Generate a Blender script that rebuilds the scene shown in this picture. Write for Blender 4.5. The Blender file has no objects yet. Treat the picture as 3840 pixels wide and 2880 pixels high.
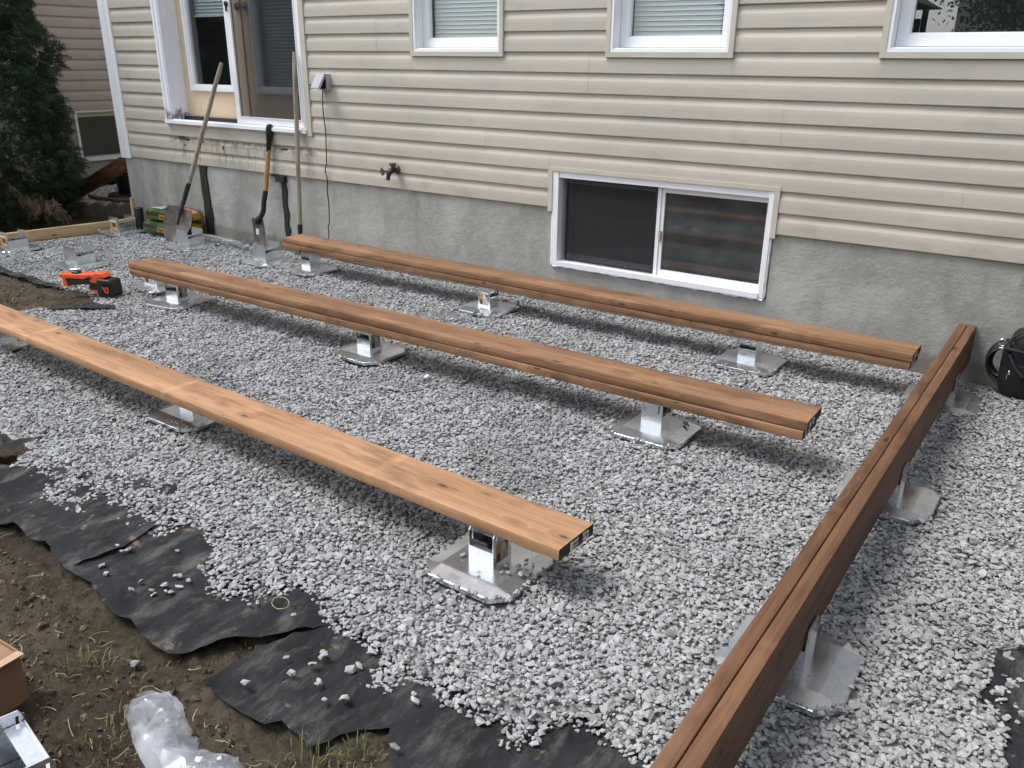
import bpy, bmesh, math, random
import numpy as np
from mathutils import Vector, Matrix, Euler, noise
from mathutils.geometry import delaunay_2d_cdt

random.seed(7)
rng = np.random.default_rng(11)
scene = bpy.context.scene
C = scene.collection
R = math.radians

# ------------------------------------------------------------------ camera
YAW, PITCH, ROLL = -0.60943, 0.37112, 0.008506
cy, sy, cp, sp = math.cos(YAW), math.sin(YAW), math.cos(PITCH), math.sin(PITCH)
fwd = Vector((sy * cp, cy * cp, -sp)); right = Vector((cy, -sy, 0)); up = right.cross(fwd)
r2 = right * math.cos(ROLL) + up * math.sin(ROLL); u2 = -right * math.sin(ROLL) + up * math.cos(ROLL)
cam = bpy.data.cameras.new('camera'); cam.lens = 29.34; cam.sensor_width = 36.0
cam.clip_start = 0.02; cam.clip_end = 500
camo = bpy.data.objects.new('camera', cam); C.objects.link(camo)
camo.matrix_world = Matrix(((r2.x, u2.x, -fwd.x, 0.0), (r2.y, u2.y, -fwd.y, -4.522), (r2.z, u2.z, -fwd.z, 1.471), (0, 0, 0, 1)))
scene.camera = camo

# ------------------------------------------------------------------ sky, sun, exposure
SUN_EL, SUN_AZ = 62.0, 238.0      # azimuth clockwise from +Y
wd = bpy.data.worlds.new('World'); scene.world = wd; wd.use_nodes = True
wn = wd.node_tree.nodes; wl = wd.node_tree.links
sky = wn.new('ShaderNodeTexSky'); sky.sky_type = 'NISHITA'; sky.sun_disc = False
sky.sun_elevation = R(SUN_EL); sky.sun_rotation = R(SUN_AZ); sky.dust_density = 0.6; sky.air_density = 1.0
hs = wn.new('ShaderNodeHueSaturation'); hs.inputs['Saturation'].default_value = 0.30
wl.new(sky.outputs[0], hs.inputs['Color'])
wl.new(hs.outputs[0], wn['Background'].inputs[0]); wn['Background'].inputs[1].default_value = 0.13
sun = bpy.data.lights.new('sun', 'SUN'); sun.energy = 1.5; sun.angle = R(26); sun.color = (1.0, 0.985, 0.965)
so = bpy.data.objects.new('sun', sun); C.objects.link(so)
az, el = R(SUN_AZ), R(SUN_EL)
sdir = Vector((math.sin(az) * math.cos(el), math.cos(az) * math.cos(el), math.sin(el)))
so.rotation_euler = (-sdir).to_track_quat('-Z', 'Y').to_euler()
scene.view_settings.view_transform = 'Standard'; scene.view_settings.look = 'None'
scene.view_settings.exposure = 1.18; scene.view_settings.gamma = 1.0
scene.view_settings.use_curve_mapping = False
scene.cycles.max_bounces = 4; scene.cycles.diffuse_bounces = 2; scene.cycles.glossy_bounces = 3; scene.cycles.transparent_max_bounces = 10
scene.cycles.use_adaptive_sampling = True; scene.cycles.adaptive_threshold = 0.02
scene.cycles.caustics_reflective = False; scene.cycles.caustics_refractive = False

# ------------------------------------------------------------------ node helpers
class NT:
    def __init__(s, name):
        s.m = bpy.data.materials.new(name); s.m.use_nodes = True
        s.t = s.m.node_tree; s.bsdf = s.t.nodes['Principled BSDF']; s.out = s.t.nodes['Material Output']
    def n(s, typ, **kw):
        nd = s.t.nodes.new('ShaderNode' + typ)
        for k, v in kw.items():
            if k.startswith('i_'):
                key = k[2:]; key = int(key) if key.isdigit() else key.replace('_', ' ')
                s.set(nd, key, v)
            else: setattr(nd, k, v)
        return nd
    def set(s, nd, key, v):
        if hasattr(v, 'is_linked') or isinstance(v, bpy.types.NodeSocket): s.t.links.new(v, nd.inputs[key])
        else: nd.inputs[key].default_value = v
    def pos(s, kind='Object'):
        if kind == 'World': return s.n('NewGeometry').outputs['Position']
        return s.n('TexCoord').outputs[kind]
    def map(s, vec, scale=(1, 1, 1), loc=(0, 0, 0)):
        return s.n('Mapping', i_Vector=vec, i_Scale=scale, i_Location=loc).outputs[0]
    def noise(s, vec, scale, detail=4, rough=.55, dist=0):
        return s.n('TexNoise', i_Vector=vec, i_Scale=scale, i_Detail=detail, i_Roughness=rough, i_Distortion=dist).outputs[0]
    def ramp(s, fac, *stops):
        nd = s.n('ValToRGB', i_Fac=fac); e = nd.color_ramp.elements
        while len(e) < len(stops): e.new(.5)
        for el_, (p, c) in zip(e, stops):
            el_.position = p; el_.color = (c, c, c, 1) if isinstance(c, (int, float)) else (*c, 1)
        return nd.outputs[0]
    def math(s, op, a, b=0.0, c=None):
        nd = s.n('Math', operation=op); s.set(nd, 0, a); s.set(nd, 1, b)
        if c is not None: s.set(nd, 2, c)
        return nd.outputs[0]
    def maprange(s, v, a, b, c=0.0, d=1.0, smooth=True):
        nd = s.n('MapRange', interpolation_type='SMOOTHSTEP' if smooth else 'LINEAR')
        for k, x in zip(range(5), (v, a, b, c, d)): s.set(nd, k, x)
        return nd.outputs[0]
    def mix(s, fac, a, b, mode='MIX'):
        nd = s.n('Mix', data_type='RGBA', blend_type=mode)
        s.set(nd, 0, fac)
        for k, v in ((6, a), (7, b)):
            s.set(nd, k, (*v, 1) if isinstance(v, tuple) and len(v) == 3 else v)
        return nd.outputs[2]
    def sep(s, vec): return s.n('SeparateXYZ', i_Vector=vec).outputs
    def bump(s, h, strength=.4, dist=.01):
        b = s.n('Bump', i_Height=h, i_Strength=strength, i_Distance=dist)
        s.t.links.new(b.outputs[0], s.bsdf.inputs['Normal'])
    def fin(s, col=None, rough=None, metal=None, **kw):
        if col is not None: s.set(s.bsdf, 'Base Color', (*col, 1) if isinstance(col, tuple) else col)
        if rough is not None: s.set(s.bsdf, 'Roughness', rough)
        if metal is not None: s.set(s.bsdf, 'Metallic', metal)
        for k, v in kw.items(): s.set(s.bsdf, k.replace('_', ' '), v)
        return s.m

def simple(name, col, rough=.6, var=.12, scale=18, bump=0., bscale=150, metal=0., coords='Object', spec=.5, dirt=None):
    m = NT(name); p = m.pos(coords)
    n1 = m.noise(p, scale, 5)
    lo = tuple(max(0, x * (1 - var)) for x in col); hi = tuple(min(1, x * (1 + var)) for x in col)
    colr = m.mix(m.maprange(n1, .3, .7), lo, hi)
    if dirt:
        n2 = m.noise(p, dirt[1], 6, .65)
        colr = m.mix(m.math('MULTIPLY', m.maprange(n2, dirt[2], dirt[2] + .2), dirt[3]), colr, dirt[0])
    if bump: m.bump(m.noise(p, bscale, 3), bump, .004)
    return m.fin(colr, rough, metal, Specular_IOR_Level=spec)

M = {}
def mk_siding(name, col, stain):
    m = NT(name); p = m.pos('World')
    x, y, z = m.sep(p)
    big = m.noise(m.map(p, (.5, .5, 1.2)), 2.2, 4)
    c1 = m.mix(m.maprange(big, .3, .72), tuple(v * .90 for v in col), tuple(min(1, v * 1.04) for v in col))
    c1 = m.mix(m.math('MULTIPLY', m.n('ObjectInfo').outputs['Random'], .10), c1, tuple(v * .62 for v in col))
    sm = m.noise(m.map(p, (1.0, 1.0, 1.6)), 5.0, 5, .6)
    c1 = m.mix(m.math('MULTIPLY', m.maprange(sm, .54, .76), .30), c1, (.29, .27, .23))
    foot = m.noise(m.map(p, (3.5, 1, 6)), 1.0, 6, .7)
    c1 = m.mix(m.math('MULTIPLY', m.math('MULTIPLY', m.maprange(z, .95, .60), m.maprange(foot, .45, .68)), .30), c1, (.25, .22, .18))
    if stain:
        # weathered smear and drips where an old ledger board was fixed below the door
        inx = m.math('MULTIPLY', m.maprange(x, -6.92, -6.78), m.maprange(x, -4.92, -5.06))
        band = m.math('MULTIPLY', m.maprange(z, .60, .66), m.maprange(z, .835, .80))
        st = m.noise(m.map(p, (26, 1, 3.2)), 1.0, 6, .7)
        drips = m.math('MULTIPLY', m.math('MULTIPLY', inx, band), m.maprange(st, .50, .66))
        c1 = m.mix(m.math('MULTIPLY', drips, .85), c1, (.13, .115, .09))
        lz = m.math('ABSOLUTE', m.math('SUBTRACT', z, .797))
        wob = m.noise(m.map(p, (14, 1, 30)), 1.0, 5, .7)
        lab = m.math('MULTIPLY', m.maprange(lz, .042, .010), m.math('MULTIPLY', inx, m.maprange(wob, .38, .56)))
        c1 = m.mix(m.math('MULTIPLY', lab, .85), c1, (.20, .17, .125))
        dk = m.noise(m.map(p, (20, 1, 42)), 1.0, 4, .7)
        dm = m.math('MULTIPLY', m.math('MULTIPLY', inx, m.math('MULTIPLY', m.maprange(z, .60, .63), m.maprange(z, .86, .83))), m.maprange(dk, .62, .68))
        c1 = m.mix(m.math('MULTIPLY', dm, .8), c1, (.07, .055, .04))
    g = m.noise(m.map(p, (9, 9, 160)), 1.0, 4, .6)
    m.bump(g, .12, .003)
    return m.fin(c1, .52, Specular_IOR_Level=.4)
M['siding'] = mk_siding('beige_vinyl_siding', (.525, .478, .404), True)
M['siding_pink'] = mk_siding('pinkish_vinyl_siding', (.52, .445, .41), False)
M['siding_far'] = mk_siding('cream_vinyl_siding', (.62, .60, .52), False)
M['trim'] = simple('beige_trim', (.55, .50, .42), .45, .05, 6)
M['white'] = simple('white_pvc', (.87, .88, .90), .35, .03, 5, dirt=((.35, .33, .30), 14, .62, .35))
M['white_peel'] = None
def mk_peel():
    m = NT('peeling_white_paint'); p = m.pos('World'); x, y, z = m.sep(p)
    n = m.noise(m.map(p, (30, 30, 14)), 1.0, 6, .7)
    low = m.maprange(z, 1.14, .97)
    mask = m.maprange(m.math('ADD', n, m.math('MULTIPLY', low, .34)), .72, .84)
    c1 = m.mix(m.math('MULTIPLY', mask, .85), (.85, .86, .91), (.10, .10, .11))
    return m.fin(c1, .45)
M['white_peel'] = mk_peel()
M['cream'] = simple('cream_door_paint', (.72, .57, .40), .4, .05, 4, dirt=((.30, .24, .17), 9, .66, .5))
M['screen_metal'] = simple('white_screen_frame', (.87, .88, .90), .3, .03, 8)
M['grey_metal'] = simple('grey_painted_metal', (.42, .44, .47), .4, .08, 20, metal=.2)
M['alu'] = simple('dull_aluminium', (.50, .51, .52), .45, .08, 20, metal=.6)
M['black_plastic'] = simple('black_plastic', (.012, .012, .013), .42, .2, 20)
M['black_rubber'] = simple('black_rubber', (.016, .015, .015), .6, .2, 20)
M['tar'] = simple('black_tar', (.016, .015, .014), .7, .4, 25, .6, 60, coords='World', dirt=((.16, .15, .14), 30, .66, .6))
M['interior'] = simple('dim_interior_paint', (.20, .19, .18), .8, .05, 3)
M['blind'] = simple('white_blind', (.66, .69, .72), .5, .03, 4)
M['cardboard'] = simple('cardboard', (.27, .158, .088), .8, .1, 12, .1, 200)
M['card_in'] = simple('pale_cardboard_edge', (.48, .33, .21), .8, .08, 12)
M['paper'] = simple('white_paper_label', (.72, .72, .72), .6, .05, 40)
M['ink'] = simple('dark_ink', (.05, .05, .05), .6, .1, 40)
M['orange'] = simple('orange_plastic', (.72, .105, .03), .42, .06, 20)
M['brass'] = simple('worn_brass', (.14, .115, .08), .5, .3, 60, metal=.7)
M['dark_metal'] = simple('dark_weathered_metal', (.03, .03, .035), .5, .3, 60, metal=.5)
M['knob'] = simple('polished_knob', (.35, .32, .30), .22, .1, 30, metal=.9)
M['steel'] = simple('worn_shovel_steel', (.23, .20, .18), .5, .25, 22, .1, 120, metal=.55, dirt=((.20, .15, .11), 12, .5, .7))
M['leather'] = simple('black_nylon', (.010, .010, .011), .55, .35, 14, .3, 400)
M['leather_trim'] = simple('black_leather_trim', (.018, .018, .019), .35, .3, 20)
M['chrome'] = simple('chrome_buckle', (.75, .75, .75), .2, .05, 30, metal=1.0)
M['edging'] = simple('brown_edging_concrete', (.13, .10, .08), .9, .25, 30, .5, 120)
M['river'] = None

def mk_wood(name, light, dark, rough=.62):
    m = NT(name); o = m.n('TexCoord').outputs['Object']; rnd = m.n('ObjectInfo').outputs['Random']
    off = m.n('CombineXYZ', i_X=m.math('MULTIPLY', rnd, 41.0), i_Y=m.math('MULTIPLY', rnd, 17.0), i_Z=m.math('MULTIPLY', rnd, 9.0)).outputs[0]
    p = m.n('VectorMath', operation='ADD', i_0=o, i_1=off).outputs[0]
    # knots
    vk = m.n('TexVoronoi', i_Vector=m.map(p, (5.5, 14, 14)), i_Scale=1.0, i_Randomness=1.0)
    kd = vk.outputs['Distance']; kc = m.sep(vk.outputs['Color'])[0]
    on = m.maprange(kc, .22, .26)
    knot = m.math('MULTIPLY', on, m.maprange(kd, m.maprange(kc, .25, 1.0, .06, .19, False), .04))
    halo = m.math('MULTIPLY', on, m.maprange(kd, .42, .10))
    # grain bends round the knots
    wv = m.math('MULTIPLY', halo, .05)
    pw = m.n('VectorMath', operation='ADD', i_0=p, i_1=m.n('CombineXYZ', i_X=0.0, i_Y=wv, i_Z=wv).outputs[0]).outputs[0]
    gr = m.noise(m.map(pw, (1.6, 70, 70)), 1.0, 6, .62)
    br = m.noise(m.map(pw, (.55, 9, 9)), 1.0, 4, .55)
    sp_ = m.noise(m.map(p, (40, 160, 160)), 1.0, 3, .6)
    f = m.math('ADD', m.math('MULTIPLY', gr, .6), m.math('MULTIPLY', br, .55))
    col = m.mix(m.maprange(f, .42, .72), light, dark)
    fl = m.noise(m.map(pw, (5.0, 240, 240)), 1.0, 4, .7)
    col = m.mix(m.math('MULTIPLY', m.maprange(fl, .52, .66), .38), col, tuple(v * .55 for v in dark))
    blotch = m.noise(m.map(p, (2.6, 8, 8)), 1.0, 5, .6)
    col = m.mix(m.math('MULTIPLY', m.maprange(blotch, .50, .70), .5), col, tuple(min(1, v * 1.35) for v in light))
    col = m.mix(m.math('MULTIPLY', m.maprange(m.noise(m.map(p, (3.0, 14, 14), (3, 1, 2)), 1.0, 5), .52, .70), .6), col, tuple(v * .5 for v in dark))
    col = m.mix(m.math('MULTIPLY', halo, .30), col, tuple(v * .75 for v in dark))
    col = m.mix(m.math('MULTIPLY', knot, .85), col, tuple(v * .22 for v in dark))
    # pale cross bands left by the stacking battens
    bo = m.n('Attribute', attribute_type='OBJECT', attribute_name='band_at').outputs['Fac']
    X = m.sep(o)[0]
    ph = m.math('ABSOLUTE', m.math('SUBTRACT', m.math('FRACT', m.math('DIVIDE', m.math('ADD', X, bo), 1.2)), .5))
    bn = m.noise(m.map(p, (9, 20, 20)), 1.0, 3); bs = m.n('Attribute', attribute_type='OBJECT', attribute_name='band_strength').outputs['Fac']
    band = m.math('MULTIPLY', m.maprange(m.math('ADD', ph, m.math('MULTIPLY', m.math('SUBTRACT', bn, .5), .01)), .020, .008), m.math('MULTIPLY', bs, m.maprange(m.noise(m.map(p, (4, 9, 9)), 1.0, 3), .35, .65, .25, 1.0)))
    col = m.mix(band, col, (.66, .42, .22))
    # sawn arrises
    h = m.math('ADD', m.math('MULTIPLY', gr, .5), m.math('ADD', m.math('MULTIPLY', sp_, .25), m.math('MULTIPLY', knot, -.6)))
    m.bump(h, .55, .004)
    return m.fin(col, rough, Specular_IOR_Level=.25)
M['wood'] = mk_wood('tan_treated_lumber', (.445, .255, .140), (.290, .156, .081))
M['wood_mid'] = mk_wood('brown_treated_lumber', (.325, .182, .100), (.180, .093, .049))
M['wood_dark'] = mk_wood('dark_brown_treated_lumber', (.185, .096, .053), (.105, .052, .028))
M['end_grain'] = simple('dark_end_grain', (.050, .026, .017), .8, .35, 60, .3, 200)
M['pine'] = mk_wood('pale_pine', (.66, .50, .29), (.56, .40, .21))
M['handle_grey'] = mk_wood('weathered_ash_handle', (.42, .37, .30), (.27, .23, .18))
M['handle_amber'] = mk_wood('varnished_ash_handle', (.50, .31, .13), (.36, .21, .085), .35)

def mk_galv():
    m = NT('galvanized_steel'); p = m.pos('Object')
    v = m.n('TexVoronoi', i_Vector=p, i_Scale=120.0)
    n = m.noise(p, 9, 5, .6)
    c = m.mix(m.sep(v.outputs['Color'])[0], (.74, .76, .785), (.83, .85, .875))
    c = m.mix(m.math('MULTIPLY', m.maprange(n, .5, .72), .30), c, (.45, .47, .50))
    r = m.maprange(n, .25, .75, .12, .30)
    m.bump(m.noise(p, 25, 3), .03, .004)
    return m.fin(c, r, .88)
M['galv'] = mk_galv()

def mk_concrete():
    m = NT('parged_concrete'); p = m.pos('World'); x, y, z = m.sep(p)
    a = m.noise(m.map(p, (1, 1, .8)), 2.1, 7, .66, .5)
    b = m.noise(m.map(p, (3.6, 1, .9)), 1.0, 6, .62, .6)
    fine = m.noise(p, 60, 5, .7)
    c = m.mix(m.maprange(a, .28, .72), (.265, .260, .238), (.47, .455, .412))
    tw = m.noise(m.map(p, (2.2, 1, 9)), 1.0, 5, .7, 1.2)
    c = m.mix(m.math('MULTIPLY', m.maprange(tw, .55, .72), .25), c, (.20, .195, .18))
    left = m.maprange(x, -4.2, -5.6)
    c = m.mix(m.math('MULTIPLY', left, m.math('MULTIPLY', m.maprange(b, .45, .65), .55)), c, (.48, .485, .48))
    c = m.mix(m.math('MULTIPLY', m.maprange(b, .50, .38), .30), c, (.18, .18, .172))
    spk = m.noise(m.map(p, (30, 1, 14)), 1.0, 4, .7)
    sm = m.math('MULTIPLY', m.math('MULTIPLY', m.maprange(x, -6.6, -6.4), m.maprange(x, -4.7, -5.2)), m.maprange(spk, .68, .75))
    c = m.mix(m.math('MULTIPLY', sm, .7), c, (.03, .03, .03))
    c = m.mix(m.math('MULTIPLY', m.maprange(fine, .35, .7), .25), c, (.37, .36, .33))
    spl = m.noise(m.map(p, (6, 1, 9)), 1.0, 6, .7)
    sl = m.math('ADD', m.maprange(z, .16, .0), m.math('SUBTRACT', spl, .62))
    c = m.mix(m.math('MULTIPLY', m.maprange(sl, .1, .55), .6), c, (.15, .135, .11))
    h = m.math('ADD', m.math('MULTIPLY', fine, .6), m.noise(p, 14, 4))
    m.bump(m.math('ADD', h, m.math('MULTIPLY', tw, .35)), .5, .012)
    return m.fin(c, .92, Specular_IOR_Level=.2)
M['concrete'] = mk_concrete()

def mk_stone(name, lo, hi, tint, attr=False):
    m = NT(name); p = m.pos('Object')
    rnd = m.n('Attribute', attribute_name='rnd').outputs['Fac'] if attr else m.n('ObjectInfo').outputs['Random']
    if attr: p = m.map(p, (80, 80, 80))
    f = m.maprange(rnd, 0, 1, 0, 1, False)
    c = m.mix(f, lo, hi)
    c = m.mix(m.math('MULTIPLY', m.maprange(m.math('FRACT', m.math('MULTIPLY', rnd, 13.7)), .88, .93), .75), c, tint)
    n = m.noise(p, 1.8, 4, .6)
    c = m.mix(m.math('MULTIPLY', m.maprange(n, .4, .7), .28), c, tuple(v * .55 for v in lo))
    if attr:
        wp = m.pos('World'); big = m.noise(wp, 1.5, 5, .6)
        c = m.mix(m.math('MULTIPLY', m.maprange(big, .50, .68), .5), c, tuple(v * .62 for v in lo))
    m.bump(m.noise(p, 3.5, 3), .25, .3)
    return m.fin(c, .88, Specular_IOR_Level=.25)
M['stone1'] = mk_stone('loose_limestone', (.315, .318, .318), (.52, .522, .518), (.17, .166, .158))
M['stone'] = mk_stone('crushed_limestone', (.305, .309, .309), (.46, .463, .46), (.16, .157, .15), True)
M['river'] = mk_stone('river_pebble', (.30, .28, .25), (.62, .60, .55), (.40, .30, .22))
M['clod'] = mk_stone('soil_clod', (.125, .093, .064), (.215, .166, .116), (.11, .083, .058))

def mk_soil():
    m = NT('damp_soil'); p = m.pos('World')
    a = m.noise(p, 3.0, 6, .62); b = m.noise(p, 26, 6, .7); d = m.noise(m.map(p, (8, 30, 8)), 1.0, 4, .6)
    c = m.mix(m.maprange(a, .3, .7), (.098, .077, .056), (.190, .152, .112))
    c = m.mix(m.maprange(b, .42, .72), c, (.064, .047, .032))
    c = m.mix(m.math('MULTIPLY', m.maprange(d, .62, .75), .5), c, (.20, .165, .11))
    gm = m.noise(p, 1.6, 4, .6)
    c = m.mix(m.math('MULTIPLY', m.maprange(gm, .58, .75), .5), c, (.085, .088, .035))
    mot = m.noise(p, 11, 7, .75)
    c = m.mix(m.math('MULTIPLY', m.maprange(mot, .50, .66), .6), c, (.055, .041, .029))
    m.bump(m.math('ADD', m.noise(p, 55, 8, .78), m.math('MULTIPLY', m.noise(m.map(p, (60, 200, 60)), 1, 4), .4)), 1.0, .03)
    return m.fin(c, .95, Specular_IOR_Level=.15)
M['soil'] = mk_soil()
def mk_ground():
    m = NT('lawn_and_earth'); p = m.pos('World')
    a = m.noise(p, .8, 6, .6); b = m.noise(p, 40, 5, .7)
    c = m.mix(m.maprange(a, .4, .62), (.06, .048, .033), (.055, .075, .025))
    c = m.mix(m.maprange(b, .4, .7), c, (.03, .032, .018))
    m.bump(m.noise(p, 60, 5), .8, .02)
    return m.fin(c, .95, Specular_IOR_Level=.1)
M['ground'] = mk_ground()
def mk_fabric():
    m = NT('black_geotextile'); p = m.pos('World')
    a = m.noise(p, 5, 6, .65); b = m.noise(p, 2.2, 5, .6); f = m.noise(p, 420, 2); s_ = m.noise(m.map(p, (14, 5, 5)), 1, 6, .7)
    c = m.mix(m.maprange(a, .3, .7), (.013, .0135, .015), (.027, .028, .031))
    c = m.mix(m.math('MULTIPLY', m.maprange(s_, .46, .72), .6), c, (.15, .142, .130))
    c = m.mix(m.math('MULTIPLY', m.maprange(m.noise(p, 7.5, 7, .7), .600, .68), .8), c, (.21, .165, .11))
    c = m.mix(m.math('MULTIPLY', m.maprange(b, .64, .74), .5), c, (.07, .058, .042))
    m.bump(m.math('ADD', m.math('MULTIPLY', f, .25), m.math('ADD', m.noise(p, 22, 5, .65), m.math('MULTIPLY', m.noise(m.map(p, (40, 12, 12)), 1, 3), .5))), .8, .012)
    return m.fin(c, .88, Specular_IOR_Level=.25)
M['fabric'] = mk_fabric()

def mk_leaf(name, a, b, brown=None):
    m = NT(name); p = m.pos('World')
    n = m.noise(p, 5.5, 4, .6); n2 = m.noise(p, 45, 3)
    c = m.mix(m.maprange(n, .32, .68), a, b)
    c = m.mix(m.math('MULTIPLY', m.maprange(n2, .5, .7), .5), c, tuple(min(1, v * 1.6) for v in b))
    return m.fin(c, .6, Specular_IOR_Level=.3)
M['cedar'] = mk_leaf('cedar_foliage', (.017, .034, .020), (.042, .072, .034))
M['cedar_dead'] = mk_leaf('dead_cedar', (.13, .085, .055), (.24, .165, .11))
M['bark'] = simple('brown_bark', (.06, .042, .03), .9, .3, 30, .6, 60)
M['leaf'] = mk_leaf('broad_leaf', (.05, .085, .03), (.11, .17, .06))
M['grass'] = mk_leaf('grass_blades', (.085, .10, .035), (.20, .19, .09))
M['straw'] = mk_leaf('dry_straw', (.26, .21, .12), (.44, .37, .23))

def mk_glass(name, tint=(1, 1, 1), rough=0.0, f0=.055, fill=0.0):
    m = NT(name)
    tr = m.n('BsdfTransparent', i_Color=(*tint, 1)); gl = m.n('BsdfGlossy', i_Color=(1, 1, 1, 1), i_Roughness=rough)
    fc = m.n('LayerWeight', i_Blend=.5).outputs['Facing']
    fr = m.math('ADD', f0, m.math('MULTIPLY', m.math('POWER', fc, 5.0), .9))
    mx = m.n('MixShader', i_0=fr, i_1=tr.outputs[0], i_2=gl.outputs[0])
    if fill: mx = m.n('MixShader', i_0=m.maprange(m.noise(m.pos('World'), 6, 5, .6), .3, .7, fill * .7, fill * 1.3), i_1=mx.outputs[0], i_2=m.n('BsdfDiffuse', i_Color=(.42, .45, .45, 1)).outputs[0])  # grey diffuse share paints a soft reflection-like haze into the pane
    m.t.links.new(mx.outputs[0], m.out.inputs[0]); m.t.nodes.remove(m.bsdf)
    return m.m
M['glass'] = mk_glass('window_glass', (.86, .89, .89))
M['glass_coat'] = mk_glass('coated_glass', (.30, .33, .33), 0.0, .17, .03)
M['glass_low'] = mk_glass('low_e_glass', (.30, .33, .33), .05, .085, .10)
def mk_mesh():
    m = NT('insect_screen')
    tr = m.n('BsdfTransparent', i_Color=(1, 1, 1, 1)); df = m.n('BsdfDiffuse', i_Color=(.045, .046, .048, 1))
    mx = m.n('MixShader', i_0=.70, i_1=tr.outputs[0], i_2=df.outputs[0])
    m.t.links.new(mx.outputs[0], m.out.inputs[0]); m.t.nodes.remove(m.bsdf)
    return m.m
M['screen'] = mk_mesh()
def mk_plastic():
    # thin film: mostly see-through, milky where it is folded
    m = NT('clear_polythene'); p = m.pos('Object')
    tr = m.n('BsdfTransparent', i_Color=(.95, .96, .98, 1)); df = m.n('BsdfTranslucent', i_Color=(.74, .76, .80, 1))
    d2 = m.n('BsdfDiffuse', i_Color=(.66, .68, .72, 1)); gl = m.n('BsdfGlossy', i_Color=(1, 1, 1, 1), i_Roughness=.22)
    a = m.n('MixShader', i_0=.5, i_1=df.outputs[0], i_2=d2.outputs[0])
    f = m.maprange(m.noise(p, 9, 4), .38, .62, .25, .80)
    b = m.n('MixShader', i_0=f, i_1=tr.outputs[0], i_2=a.outputs[0])
    c = m.n('MixShader', i_0=.045, i_1=b.outputs[0], i_2=gl.outputs[0])
    m.t.links.new(c.outputs[0], m.out.inputs[0]); m.t.nodes.remove(m.bsdf)
    return m.m
M['polythene'] = mk_plastic()

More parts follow.
